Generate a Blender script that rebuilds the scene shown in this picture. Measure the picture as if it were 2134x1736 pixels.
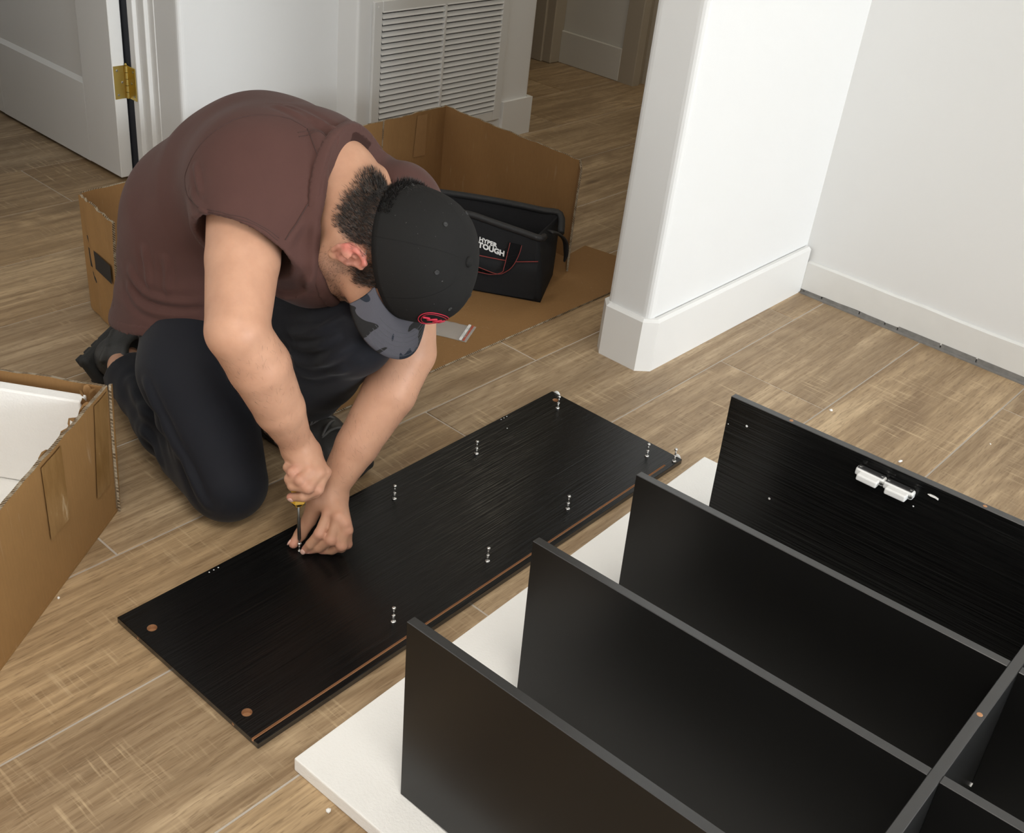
import bpy, bmesh, math, random
import numpy as np
from mathutils import Vector, Matrix

# ------------------------------------------------------------------ camera, light, exposure
scene = bpy.context.scene
COL = scene.collection
for _o in list(bpy.data.objects):
    bpy.data.objects.remove(_o)

HC = 1.25                                   # lens height above the floor
cam_d = bpy.data.cameras.new('camera')
cam = bpy.data.objects.new('camera', cam_d)
COL.objects.link(cam)
cam_d.sensor_fit = 'HORIZONTAL'
cam_d.sensor_width = 36.0
cam_d.lens = 36.0 * 2305.126 / 2134.0
cam_d.clip_start = 0.02
_yaw, _pitch, _roll = map(math.radians, (-38.30384, 31.89765, 6.94811))
_f = Vector((math.sin(_yaw) * math.cos(_pitch), math.cos(_yaw) * math.cos(_pitch), -math.sin(_pitch)))
_r = Vector((math.cos(_yaw), -math.sin(_yaw), 0))
_u = _r.cross(_f)
_r2 = _r * math.cos(_roll) + _u * math.sin(_roll)
_u2 = _u * math.cos(_roll) - _r * math.sin(_roll)
_m = Matrix((_r2, _u2, -_f)).transposed().to_4x4()
_m.translation = Vector((0, 0, HC))
cam.matrix_world = _m
scene.camera = cam

world = bpy.data.worlds.new('world')
scene.world = world
world.use_nodes = True
_bg = world.node_tree.nodes['Background']
_bg.inputs[0].default_value = (0.86, 0.93, 1.0, 1)
_bg.inputs[1].default_value = 1.0

def area_light(name, loc, aim, sx, sy, power, color):
    d = bpy.data.lights.new(name, 'AREA')
    d.shape = 'RECTANGLE'
    d.size, d.size_y = sx, sy
    d.energy = power
    d.color = color
    o = bpy.data.objects.new(name, d)
    COL.objects.link(o)
    o.location = loc
    o.rotation_euler = (Vector(aim) - Vector(loc)).to_track_quat('-Z', 'Y').to_euler()
    return o

# daylight through the window in the right-hand wall of the room and the one behind the camera
area_light('window_light_right', (6.70, 0.75, 1.40), (-2.0, 1.0, 0.6), 3.8, 2.0, 425, (0.90, 0.955, 1.0))
area_light('window_light_behind', (-0.4, -2.62, 1.5), (-1.2, 1.5, 0.3), 2.4, 1.6, 24, (1.0, 0.95, 0.90))

scene.view_settings.view_transform = 'Standard'
scene.view_settings.look = 'None'
scene.view_settings.gamma = 1.0
scene.view_settings.use_curve_mapping = False
scene.view_settings.exposure = -0.2
try:
    scene.cycles.use_denoising = True
    scene.cycles.max_bounces = 8
    scene.cycles.sample_clamp_indirect = 6.0
except Exception:
    pass

# added unseen fill lights that brighten the foreground floor and the hall
area_light('fill_light_overhead', (0.10, 0.05, 2.58), (0.10, 0.05, 0), 0.9, 0.9, 40, (1.0, 0.955, 0.88))
area_light('fill_light_hall', (-2.0, 3.55, 2.58), (-2.0, 3.55, 0), 0.25, 0.25, 8.0, (1.0, 0.88, 0.68))

# ------------------------------------------------------------------ helpers
RNG = random.Random(7)

def tag(o, label=None, cat=None, group=None, kind=None):
    if label: o['label'] = label
    if cat: o['category'] = cat
    if group: o['group'] = group
    if kind: o['kind'] = kind
    return o

def empty(name, loc=(0, 0, 0), rot=(0, 0, 0)):
    o = bpy.data.objects.new(name, None)
    o.empty_display_size = 0.05
    COL.objects.link(o)
    o.location = loc
    o.rotation_euler = rot
    return o

def link(name, me, mats, parent=None, smooth=False):
    o = bpy.data.objects.new(name, me)
    COL.objects.link(o)
    if mats is not None:
        for m in (mats if isinstance(mats, (list, tuple)) else [mats]):
            me.materials.append(m)
    if smooth:
        me.polygons.foreach_set('use_smooth', [True] * len(me.polygons))
    if parent is not None:
        o.parent = parent
    return o

def obj(name, bm, mats, parent=None, smooth=False, normals=True):
    if normals:
        bmesh.ops.recalc_face_normals(bm, faces=bm.faces)
    me = bpy.data.meshes.new(name)
    bm.to_mesh(me)
    bm.free()
    return link(name, me, mats, parent, smooth)

def pyobj(name, verts, faces, mats, parent=None, smooth=False):
    me = bpy.data.meshes.new(name)
    me.from_pydata([tuple(v) for v in verts], [], faces)
    me.update()
    return link(name, me, mats, parent, smooth)

def bake(o):
    """apply the modifiers of o to its mesh"""
    dg = bpy.context.evaluated_depsgraph_get()
    dg.update()
    ev = o.evaluated_get(dg)
    me = bpy.data.meshes.new_from_object(ev, preserve_all_data_layers=True, depsgraph=dg)
    o.modifiers.clear()
    o.data = me
    return o

def add_box(bm, lo, hi, bevel=0.0, mat=0, M=None, seg=1):
    lo, hi = Vector(lo), Vector(hi)
    r = bmesh.ops.create_cube(bm, size=1.0)
    vs = r['verts']
    c, s = (lo + hi) / 2, hi - lo
    for v in vs:
        v.co = Vector((v.co.x * s.x + c.x, v.co.y * s.y + c.y, v.co.z * s.z + c.z))
    fs = set(f for v in vs for f in v.link_faces)
    if bevel > 0:
        es = list(set(e for v in vs for e in v.link_edges))
        rb = bmesh.ops.bevel(bm, geom=es, offset=bevel, segments=seg, profile=0.5, affect='EDGES')
        vs = list(set(rb['verts']) | set(v for f in rb['faces'] for v in f.verts))
        fs = set(f for v in vs for f in v.link_faces)
        vs = list(set(v for f in fs for v in f.verts))
    for f in fs:
        f.material_index = mat
    if M is not None:
        for v in vs:
            v.co = M @ v.co
    return vs

def add_poly_extrude(bm, pts, z0, z1, mat=0, M=None, axis='z'):
    """prism over a plan polygon"""
    n = len(pts)
    def mk(p, z):
        v = Vector((p[0], p[1], z)) if axis == 'z' else (Vector((p[0], z, p[1])) if axis == 'y' else Vector((z, p[0], p[1])))
        return bm.verts.new(M @ v if M is not None else v)
    a = [mk(p, z0) for p in pts]
    b = [mk(p, z1) for p in pts]
    fs = [bm.faces.new(a[::-1]), bm.faces.new(b)]
    for i in range(n):
        j = (i + 1) % n
        fs.append(bm.faces.new((a[i], a[j], b[j], b[i])))
    for f in fs:
        f.material_index = mat

def add_tube(bm, path, r, seg=8, mat=0, caps=True, flat=1.0, up=None):
    """round tube along points; r a number or a list"""
    P = [Vector(p) for p in path]
    n = len(P)
    rings = []
    ref = Vector(up) if up is not None else None
    for i in range(n):
        t = (P[min(i + 1, n - 1)] - P[max(i - 1, 0)])
        if t.length < 1e-9: t = Vector((0, 0, 1))
        t.normalize()
        if ref is None:
            ref = Vector((0, 0, 1)) if abs(t.z) < 0.9 else Vector((1, 0, 0))
        x = ref - t * ref.dot(t)
        if x.length < 1e-6:
            x = t.orthogonal()
        x.normalize()
        if up is None:
            ref = x
        y = t.cross(x)
        rr = r[i] if isinstance(r, (list, tuple)) else r
        rings.append([bm.verts.new(P[i] + (x * math.cos(2 * math.pi * k / seg) * flat + y * math.sin(2 * math.pi * k / seg)) * rr) for k in range(seg)])
    for a, b in zip(rings, rings[1:]):
        for k in range(seg):
            f = bm.faces.new((a[k], a[(k + 1) % seg], b[(k + 1) % seg], b[k]))
            f.material_index = mat
    if caps:
        for rg in (rings[0][::-1], rings[-1]):
            f = bm.faces.new(rg)
            f.material_index = mat

def add_lathe(bm, prof, origin=(0, 0, 0), seg=16, mat=0, M=None):
    """prof: list of (radius, z)"""
    o = Vector(origin)
    rings = []
    for r, z in prof:
        ring = []
        for k in range(seg):
            a = 2 * math.pi * k / seg
            v = Vector((r * math.cos(a), r * math.sin(a), z))
            v = (M @ v) if M is not None else v
            ring.append(bm.verts.new(v + o))
        rings.append(ring)
    for a, b in zip(rings, rings[1:]):
        for k in range(seg):
            f = bm.faces.new((a[k], a[(k + 1) % seg], b[(k + 1) % seg], b[k]))
            f.material_index = mat
    bm.faces.new(rings[0][::-1]).material_index = mat
    bm.faces.new(rings[-1]).material_index = mat

def catmull(pts, n=6):
    P = [Vector(p) for p in pts]
    out = []
    for i in range(len(P) - 1):
        p0, p1, p2, p3 = P[max(i - 1, 0)], P[i], P[i + 1], P[min(i + 2, len(P) - 1)]
        for k in range(n):
            t = k / n
            out.append(0.5 * ((2 * p1) + (p2 - p0) * t + (2 * p0 - 5 * p1 + 4 * p2 - p3) * t * t + (3 * p1 - p0 - 3 * p2 + p3) * t ** 3))
    out.append(P[-1])
    return out

# ------------------------------------------------------------------ materials
class N:
    """small node-graph builder"""
    def __init__(self, name):
        self.m = bpy.data.materials.new(name)
        self.m.use_nodes = True
        self.t = self.m.node_tree
        self.b = self.t.nodes['Principled BSDF']
        self.tc = None
    def n(self, typ, **kw):
        nd = self.t.nodes.new(typ)
        for k, v in kw.items():
            setattr(nd, k, v)
        return nd
    def l(self, a, b):
        self.t.links.new(a, b)
    def coord(self, kind='Object'):
        if self.tc is None:
            self.tc = self.n('ShaderNodeTexCoord')
        return self.tc.outputs[kind]
    def mapping(self, src, scale=(1, 1, 1), rot=(0, 0, 0), loc=(0, 0, 0)):
        mp = self.n('ShaderNodeMapping')
        self.l(src, mp.inputs[0])
        mp.inputs['Scale'].default_value = scale
        mp.inputs['Rotation'].default_value = rot
        mp.inputs['Location'].default_value = loc
        return mp.outputs[0]
    def noise(self, src, scale, detail=4, rough=0.55, w=None, dist=0.0):
        nd = self.n('ShaderNodeTexNoise')
        if w is not None:
            nd.noise_dimensions = '4D'
            self.l(w, nd.inputs['W'])
        self.l(src, nd.inputs['Vector'])
        nd.inputs['Scale'].default_value = scale
        nd.inputs['Detail'].default_value = detail
        nd.inputs['Roughness'].default_value = rough
        nd.inputs['Distortion'].default_value = dist
        return nd.outputs[0]
    def ramp(self, fac, stops, interp='LINEAR'):
        nd = self.n('ShaderNodeValToRGB')
        nd.color_ramp.interpolation = interp
        el = nd.color_ramp.elements
        while len(el) < len(stops):
            el.new(0.5)
        for e, (p, c) in zip(el, stops):
            e.position = p
            e.color = (c[0], c[1], c[2], 1) if isinstance(c, (list, tuple)) else (c, c, c, 1)
        self.l(fac, nd.inputs[0])
        return nd.outputs[0]
    def mix(self, fac, a, b, mode='MIX'):
        nd = self.n('ShaderNodeMix', data_type='RGBA', blend_type=mode)
        for sock, v in ((nd.inputs[0], fac), (nd.inputs[6], a), (nd.inputs[7], b)):
            if hasattr(v, 'is_output'):
                self.l(v, sock)
            elif isinstance(v, (tuple, list)):
                sock.default_value = (v[0], v[1], v[2], 1)
            else:
                sock.default_value = v
        return nd.outputs[2]
    def math(self, op, a, b=None, clamp=False):
        nd = self.n('ShaderNodeMath', operation=op, use_clamp=clamp)
        for sock, v in ((nd.inputs[0], a), (nd.inputs[1], b)):
            if v is None: continue
            if hasattr(v, 'is_output'): self.l(v, sock)
            else: sock.default_value = v
        return nd.outputs[0]
    def bump(self, h, strength=0.2, dist=0.01):
        nd = self.n('ShaderNodeBump')
        nd.inputs['Strength'].default_value = strength
        nd.inputs['Distance'].default_value = dist
        self.l(h, nd.inputs['Height'])
        self.l(nd.outputs[0], self.b.inputs['Normal'])
    def set(self, **kw):
        for k, v in kw.items():
            s = self.b.inputs[k.replace('_', ' ')]
            if hasattr(v, 'is_output'): self.l(v, s)
            elif isinstance(v, (tuple, list)): s.default_value = (v[0], v[1], v[2], 1) if s.type == 'RGBA' else tuple(v)
            else: s.default_value = v
        return self.m

def simple(name, color, rough=0.5, metal=0.0, var=0.06, nscale=30.0, bump=0.0, bscale=200.0, spec=0.5, bdist=0.002):
    g = N(name)
    nz = g.noise(g.coord(), nscale, 3)
    c = g.mix(nz, tuple(max(0, x * (1 - var)) for x in color), tuple(min(1, x * (1 + var)) for x in color))
    if bump > 0:
        g.bump(g.noise(g.coord(), bscale, 3), bump, bdist)
    return g.set(Base_Color=c, Roughness=rough, Metallic=metal, Specular_IOR_Level=spec)

def sep_xyz(g, src):
    nd = g.n('ShaderNodeSeparateXYZ')
    g.l(src, nd.inputs[0])
    return nd.outputs

def plank_material():
    g = N('plank_wood')
    rnd = g.n('ShaderNodeObjectInfo').outputs['Random']
    w = g.math('MULTIPLY', rnd, 37.0)
    co = g.coord()
    # broad growth-ring figure, distorted, stretched along the plank
    warp = g.noise(g.mapping(co, (5.0, 1.1, 1)), 1.0, 2, 0.5, w)
    big = g.noise(g.mapping(co, (8.0, 1.1, 1)), 1.0, 4, 0.58, w, 0.9)
    fine = g.noise(g.mapping(co, (210.0, 13.0, 1)), 1.0, 3, 0.6, w)
    mid = g.noise(g.mapping(co, (70.0, 2.2, 1)), 1.0, 5, 0.6, w, 0.25)
    x = sep_xyz(g, co)[0]
    y = sep_xyz(g, co)[1]
    # cathedral rings
    ph = g.math('ADD', g.math('MULTIPLY', warp, 46.0), g.math('MULTIPLY', x, 30.0))
    rings = g.math('SINE', g.math('MULTIPLY', ph, 2.2))
    rings = g.math('MULTIPLY', g.math('ADD', rings, 1.0), 0.5)
    cmask = g.ramp(g.noise(g.mapping(co, (4.0, 1.2, 1)), 1.0, 2, 0.5, g.math('ADD', w, 5.3)), [(0.42, 0.0), (0.66, 1.0)])
    base = g.ramp(big, [(0.28, (0.225, 0.146, 0.080)), (0.43, (0.375, 0.265, 0.152)), (0.57, (0.50, 0.365, 0.220)), (0.74, (0.60, 0.455, 0.285))])
    grey = g.ramp(big, [(0.28, (0.190, 0.142, 0.096)), (0.5, (0.345, 0.270, 0.187)), (0.72, (0.53, 0.425, 0.302))])
    base = g.mix(g.math('MULTIPLY', rnd, 0.85), base, grey)
    col = g.mix(g.ramp(mid, [(0.36, 0.60), (0.56, 0.0)]), base, (0.19, 0.122, 0.064))
    col = g.mix(g.math('MULTIPLY', g.math('MULTIPLY', rings, cmask), 0.55), col, (0.19, 0.128, 0.074))
    # short open pores along the grain
    pore = g.noise(g.mapping(co, (320.0, 36.0, 1)), 1.0, 2, 0.5, w)
    col = g.mix(g.ramp(pore, [(0.34, 0.42), (0.45, 0.0)]), col, (0.135, 0.086, 0.045))
    col = g.mix(g.ramp(fine, [(0.38, 0.20), (0.55, 0.0)]), col, (0.14, 0.092, 0.05))
    col = g.mix(g.ramp(fine, [(0.55, 0.0), (0.75, 0.25)]), col, (0.56, 0.44, 0.29))
    # saw marks across the grain in patches
    saw = g.noise(g.mapping(co, (10.0, 150.0, 1)), 1.0, 3, 0.6, w)
    smask = g.ramp(g.noise(g.mapping(co, (9.0, 5.0, 1)), 1.0, 3, 0.6, g.math('ADD', w, 11.0)), [(0.50, 0.0), (0.64, 1.0)])
    sl = g.math('MULTIPLY', g.ramp(saw, [(0.54, 0.0), (0.66, 0.55)]), smask)
    col = g.mix(sl, col, (0.60, 0.475, 0.315))
    # knots
    vor = g.n('ShaderNodeTexVoronoi', voronoi_dimensions='4D')
    g.l(g.mapping(co, (6.0, 2.2, 1)), vor.inputs['Vector']); g.l(w, vor.inputs['W'])
    vor.inputs['Scale'].default_value = 1.0
    col = g.mix(g.ramp(vor.outputs['Distance'], [(0.03, 0.7), (0.11, 0.0)]), col, (0.09, 0.06, 0.036))
    col = g.mix(1.0, col, (1.09, 1.045, 0.975), 'MULTIPLY')
    g.bump(g.mix(0.5, fine, mid), 0.12, 0.002)
    return g.set(Base_Color=col, Roughness=0.46, Specular_IOR_Level=0.42)

def black_grain_material():
    """black laminate with an embossed wood grain running along local X"""
    g = N('black_grained_laminate')
    co = g.coord()
    gr = g.noise(g.mapping(co, (3.5, 250.0, 250.0)), 1.0, 3, 0.6, None, 0.05)
    wv = g.noise(g.mapping(co, (2.0, 60.0, 60.0)), 1.0, 2)
    h = g.mix(0.35, gr, wv)
    g.bump(h, 0.7, 0.0022)
    c = g.ramp(gr, [(0.35, (0.0035, 0.0035, 0.0035)), (0.7, (0.0070, 0.0068, 0.0064))])
    return g.set(Base_Color=c, Roughness=0.25, Specular_IOR_Level=0.30)

def cardboard_material(name, color, flute=(220.0, 0, 0), stains=0.25):
    g = N(name)
    co = g.coord('Object')
    f = g.n('ShaderNodeTexWave', wave_type='BANDS', bands_direction='X')
    g.l(g.mapping(co, (1, 1, 1)), f.inputs[0])
    f.inputs['Scale'].default_value = 40.0
    f.inputs['Distortion'].default_value = 1.0
    fib = g.noise(g.mapping(co, (60, 60, 14)), 3.0, 4, 0.7)
    big = g.noise(co, 4.0, 4, 0.6)
    c = g.mix(fib, tuple(x * 0.86 for x in color), tuple(x * 1.12 for x in color))
    c = g.mix(g.ramp(big, [(0.35, stains), (0.6, 0.0)]), c, tuple(x * 0.72 for x in color))
    scr = g.noise(g.mapping(co, (90, 90, 8), (0.2, 0.3, 0.1)), 1.0, 3, 0.6)
    c = g.mix(g.ramp(scr, [(0.66, 0.0), (0.76, 0.22)]), c, (0.62, 0.5, 0.36))
    g.bump(g.mix(0.35, fib, f.outputs[1]), 0.1, 0.002)
    return g.set(Base_Color=c, Roughness=0.72, Specular_IOR_Level=0.25)

M_wall = simple('wall_paint', (0.755, 0.755, 0.745), 0.62, var=0.012, nscale=3, bump=0.12, bscale=90, spec=0.3)
M_wallb = simple('far_wall_paint', (0.46, 0.43, 0.38), 0.8, var=0.02, nscale=3)
M_wallw = simple('ceiling_paint', (0.84, 0.84, 0.83), 0.8, var=0.01, nscale=3)
M_trim = simple('trim_paint', (0.765, 0.76, 0.74), 0.38, var=0.015, nscale=6, bump=0.03, bscale=60)
M_base_old = simple('baseboard_worn_paint', (0.74, 0.735, 0.71), 0.45, var=0.05, nscale=14, bump=0.12, bscale=35)
M_halltrim = simple('hall_trim_taupe', (0.42, 0.365, 0.285), 0.4, var=0.03, nscale=6)
M_hallwall = simple('hall_wall_paint', (0.62, 0.60, 0.55), 0.7, var=0.02, nscale=4)
M_grout = simple('grout', (0.53, 0.475, 0.41), 0.85, var=0.08, nscale=40)
M_gap = simple('mortar_gap', (0.21, 0.20, 0.185), 0.9, var=0.35, nscale=60, bump=0.4, bscale=80)
M_plank = plank_material()
M_grain = black_grain_material()
M_black = simple('black_smooth_laminate', (0.0062, 0.0060, 0.0056), 0.33, var=0.1, nscale=9, bump=0.02, bscale=900, spec=0.32)
M_edge = simple('black_edge_band', (0.022, 0.022, 0.022), 0.26, var=0.05, nscale=40, spec=1.0)
M_mdf = simple('raw_fibreboard', (0.40, 0.205, 0.098), 0.8, var=0.12, nscale=120)
M_chrome = simple('zinc_steel', (0.72, 0.72, 0.71), 0.24, 1.0, var=0.03)
M_steel = simple('dark_steel', (0.42, 0.42, 0.41), 0.30, 1.0, var=0.04)
M_brass = simple('brass', (0.62, 0.47, 0.14), 0.34, 1.0, var=0.07, nscale=60)
M_dark = simple('painted_void_shade', (0.012, 0.014, 0.02), 0.8, var=0.1)  # near-black colour standing in for shade in the duct and door gap
M_white_pl = simple('white_plastic', (0.80, 0.80, 0.79), 0.35, var=0.02)
M_grey_pl = simple('dark_grey_plastic', (0.035, 0.035, 0.036), 0.4, var=0.05)
M_foam = simple('polystyrene_foam', (0.90, 0.89, 0.86), 0.85, var=0.025, nscale=20, bump=0.35, bscale=240, spec=0.2, bdist=0.002)
M_card = cardboard_material('cardboard_outer', (0.300, 0.166, 0.062))
M_card_in = cardboard_material('cardboard_inner', (0.270, 0.146, 0.056), stains=0.15)
def corrugated_edge():
    g = N('cardboard_edge')
    s = sep_xyz(g, g.coord())
    ph = g.math('ADD', g.math('ADD', s[0], s[1]), s[2])
    fl = g.math('SINE', g.math('MULTIPLY', ph, 1050.0))
    c = g.ramp(fl, [(0.35, (0.10, 0.066, 0.036)), (0.65, (0.36, 0.28, 0.19))])
    c = g.mix(g.ramp(g.noise(g.coord(), 60, 3), [(0.45, 0.0), (0.6, 0.7)]), c, (0.40, 0.34, 0.25))
    return g.set(Base_Color=c, Roughness=0.85, Specular_IOR_Level=0.2)
M_card_edge = corrugated_edge()
M_ink = simple('black_print', (0.012, 0.011, 0.010), 0.7, var=0.1)
M_vent = simple('grille_paint', (0.70, 0.70, 0.685), 0.45, var=0.015, nscale=10)
M_yellow = simple('yellow_handle_plastic', (0.72, 0.42, 0.03), 0.35, var=0.05)

# ------------------------------------------------------------------ the room
def plan_round(pts, radii, n=5):
    """round the corners of a plan polygon"""
    out = []
    m = len(pts)
    for i, (p, r) in enumerate(zip(pts, radii)):
        p = Vector(p); a = Vector(pts[i - 1]); b = Vector(pts[(i + 1) % m])
        if r <= 0:
            out.append((p.x, p.y)); continue
        da = (a - p).normalized(); db = (b - p).normalized()
        s = p + da * r; e = p + db * r
        for k in range(n + 1):
            t = k / n
            q = s * (1 - t) ** 2 + p * 2 * t * (1 - t) + e * t * t
            out.append((q.x, q.y))
    return out

CEIL = 2.62
def struct(name, bm, mat, parent=None, smooth=False, label=None):
    o = obj(name, bm, mat, parent, smooth)
    if parent is None: o['kind'] = 'structure'
    if label: o['label'] = label
    return o

# floor: grout bed with every wood-look plank laid on it
bm = bmesh.new()
add_box(bm, (-4.8, -2.8, -0.06), (6.8, 5.0, -0.0016))
floor = struct('floor', bm, M_grout, label='wood-look plank floor with pale grout joints')

STEP, PL, GAP = 0.2819, 1.084, 0.0036
bm = bmesh.new()
hx, hy, ch = STEP / 2 - GAP / 2, PL / 2 - GAP / 2, 0.0012
lo = [bm.verts.new((sx * hx, sy * hy, -0.008)) for sx, sy in ((-1, -1), (1, -1), (1, 1), (-1, 1))]
md = [bm.verts.new((sx * hx, sy * hy, -ch)) for sx, sy in ((-1, -1), (1, -1), (1, 1), (-1, 1))]
tp = [bm.verts.new((sx * (hx - ch), sy * (hy - ch), 0)) for sx, sy in ((-1, -1), (1, -1), (1, 1), (-1, 1))]
for a, b in ((lo, md), (md, tp)):
    for i in range(4):
        bm.faces.new((a[i], a[(i + 1) % 4], b[(i + 1) % 4], b[i]))
bm.faces.new(tp); bm.faces.new(lo[::-1])
plank0 = obj('plank', bm, M_plank, floor)
first = True
for k in range(-9, 13):
    x = -0.5294 - STEP * (k + 0.5)
    off = (0.7215 + 0.361 * (k - 3)) % PL
    for j in range(-2, 5):
        y = off + PL * (j - 0.5)
        if y < -1.0 or y > 4.6 or (x > 0.4 and y > 3.0): continue
        o = plank0 if first else plank0.copy()
        if not first: COL.objects.link(o)
        first = False
        o.parent = floor
        o.location = (x, y, RNG.uniform(-0.0003, 0.0002))
        o.rotation_euler = (0, 0, RNG.choice((0.0, math.pi)))

# pillar wall: the free end of the wall that divides room and hall
bm = bmesh.new()
add_poly_extrude(bm, plan_round([(-1.190, 1.967), (-1.190, 4.9), (-1.316, 4.9), (-1.316, 1.967)], [0.020, 0, 0, 0.020]), 0, CEIL)
struct('wall_center', bm, M_wall, smooth=False)
# its baseboard with mitred corner blocks
def baseboard(name, path, h, t, mat, z0=0.0):
    """board along plan points; outward side given by point order (left of travel is the wall)"""
    bm = bmesh.new()
    P = [Vector((p[0], p[1])) for p in path]
    n = len(P)
    off = []
    for i in range(n):
        d1 = (P[i] - P[i - 1]).normalized() if i > 0 else None
        d2 = (P[i + 1] - P[i]).normalized() if i < n - 1 else None
        n1 = Vector((-d1.y, d1.x)) if d1 else None
        n2 = Vector((-d2.y, d2.x)) if d2 else None
        if n1 is None: q = P[i] + n2 * t
        elif n2 is None: q = P[i] + n1 * t
        else:
            b = (n1 + n2).normalized(); q = P[i] + b * (t / max(0.3, b.dot(n1)))
        off.append(q)
    prof = [(0.0, z0), (0.0, h - 0.006), (0.45, h), (1.0, h), (1.0, z0)]
    rows = []
    for a, b in zip(P, off):
        rows.append([bm.verts.new((a.x + (b.x - a.x) * f, a.y + (b.y - a.y) * f, z)) for f, z in prof])
    for r, s in zip(rows, rows[1:]):
        for k in range(len(prof)):
            bm.faces.new((r[k], s[k], s[(k + 1) % len(prof)], r[(k + 1) % len(prof)]))
    bm.faces.new(rows[0]); bm.faces.new(rows[-1][::-1])
    return struct(name, bm, mat)
baseboard('baseboard_center', [(-1.172, 2.698), (-1.172, 1.981), (-1.198, 1.953), (-1.304, 1.953), (-1.330, 1.981), (-1.330, 4.4)][::-1], 0.133, 0.0155, M_trim)

# right wall (faces the man's board) with its low worn baseboard above a mortar gap
bm = bmesh.new()
add_box(bm, (-1.20, 2.7075, 0), (6.80, 2.84, CEIL))
struct('wall_right', bm, M_wall)
bm = bmesh.new()
n = 40
vv = []
for i in range(n + 1):
    x = -1.172 + 3.4 * i / n
    zt = 0.092 + RNG.uniform(-0.0012, 0.0012)
    zb = 0.0115 + RNG.uniform(-0.002, 0.002)
    vv.append([bm.verts.new(c) for c in ((x, 2.7085, zb), (x, 2.6985, zb), (x, 2.6985, zt - 0.004), (x, 2.7035, zt), (x, 2.7085, zt))])
for a, b in zip(vv, vv[1:]):
    for k in range(5):
        bm.faces.new((a[k], b[k], b[(k + 1) % 5], a[(k + 1) % 5]))
bm.faces.new(vv[0]); bm.faces.new(vv[-1][::-1])
struct('baseboard_right', bm, M_base_old)
bm = bmesh.new()
add_box(bm, (-1.168, 2.688, -0.001), (2.2, 2.708, 0.0035))
x = -1.16
while x < 2.15:
    w = RNG.uniform(0.03, 0.13)
    add_box(bm, (x, 2.699 + RNG.uniform(-0.002, 0.002), 0.001), (x + w - 0.004, 2.7085, 0.014 + RNG.uniform(-0.003, 0.003)))
    x += w
struct('trim_1', bm, M_gap, label='dark rough mortar gap under the right baseboard')

# wall with the return-air grille, the step beside it and the bright wall up to the door jamb
bm = bmesh.new()
poly = [(-2.812, 1.9), (-2.812, 1.700), (-2.8125, 1.700), (-2.8125, 1.676), (-2.790, 1.676), (-2.790, 1.688), (-2.752, 1.688),
        (-2.752, 1.700), (-2.610, 1.700), (-2.610, 2.246), (-2.523, 2.246), (-2.523, 3.062), (-3.06, 3.062), (-3.06, 1.9)]
rad = [0, 0, 0, 0, 0.003, 0, 0.004, 0, 0.016, 0.0, 0.010, 0.016, 0, 0]
add_poly_extrude(bm, plan_round(poly, rad), 0, CEIL)
struct('wall_back', bm, M_wall)
bm = bmesh.new()
prof = [(-2.523, 2.921), (-2.511, 2.921), (-2.511, 3.074), (-2.75, 3.074), (-2.75, 3.062), (-2.523, 3.062)]
add_poly_extrude(bm, prof, 0, 0.131)
struct('baseboard_back', bm, M_trim)
bm = bmesh.new()
add_poly_extrude(bm, [(-2.523, 2.232), (-2.511, 2.232), (-2.511, 2.292), (-2.523, 2.292)], 0, 0.131)
add_poly_extrude(bm, [(-2.610, 1.690), (-2.598, 1.690), (-2.598, 2.246), (-2.610, 2.246)], 0, 0.131)
struct('baseboard_step', bm, M_trim)
# door stop moulding and jamb lining along the doorway
bm = bmesh.new()
add_poly_extrude(bm, plan_round([(-2.813, 1.674), (-2.787, 1.674), (-2.787, 1.686), (-2.749, 1.686), (-2.749, 1.698), (-2.722, 1.698), (-2.722, 1.7005), (-2.813, 1.7005)],
                                [0, 0.004, 0, 0.004, 0, 0.002, 0, 0]), 0, 2.05)
struct('trim_2', bm, M_trim, label='white stepped door jamb and stop moulding left of the bright wall')

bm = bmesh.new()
add_box(bm, (-2.845, 1.6725, 0.004), (-2.8128, 1.6835, 2.03))  # dark strip added to fill the hinge gap in place of its shade
struct('gap_shade_strip', bm, M_dark, label='near-black strip added as shade in the gap between door edge and jamb')

# the hall beyond
bm = bmesh.new()
add_poly_extrude(bm, [(-3.70, 3.958), (-2.70, 3.958), (-2.70, 4.9), (-3.70, 4.9)], 0, CEIL)
struct('wall_hall', bm, M_hallwall)
bm = bmesh.new()
add_box(bm, (-3.10, 3.944, 0), (-2.766, 3.958, 0.138), 0.003)
struct('baseboard_hall', bm, M_hallwall)
bm = bmesh.new()
add_box(bm, (-3.34, 3.885, 0), (-3.098, 3.958, 2.1), 0.004)
add_box(bm, (-3.34, 3.872, 0), (-3.14, 3.886, 2.1), 0.004)
struct('trim_3', bm, M_halltrim, label='dark taupe door casing at the far left of the hall')
bm = bmesh.new()
add_poly_extrude(bm, plan_round([(-2.768, 3.946), (-2.688, 3.946), (-2.682, 3.985), (-2.694, 3.988), (-2.694, 4.022), (-2.678, 4.026), (-2.678, 4.058), (-2.692, 4.062),
                                 (-2.692, 4.13), (-2.768, 4.13)], [0.002, 0.004, 0, 0, 0, 0.002, 0.002, 0, 0, 0]), 0, 2.1)
struct('trim_4', bm, M_halltrim, label='taupe ribbed door casing at the end of the hall')
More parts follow.
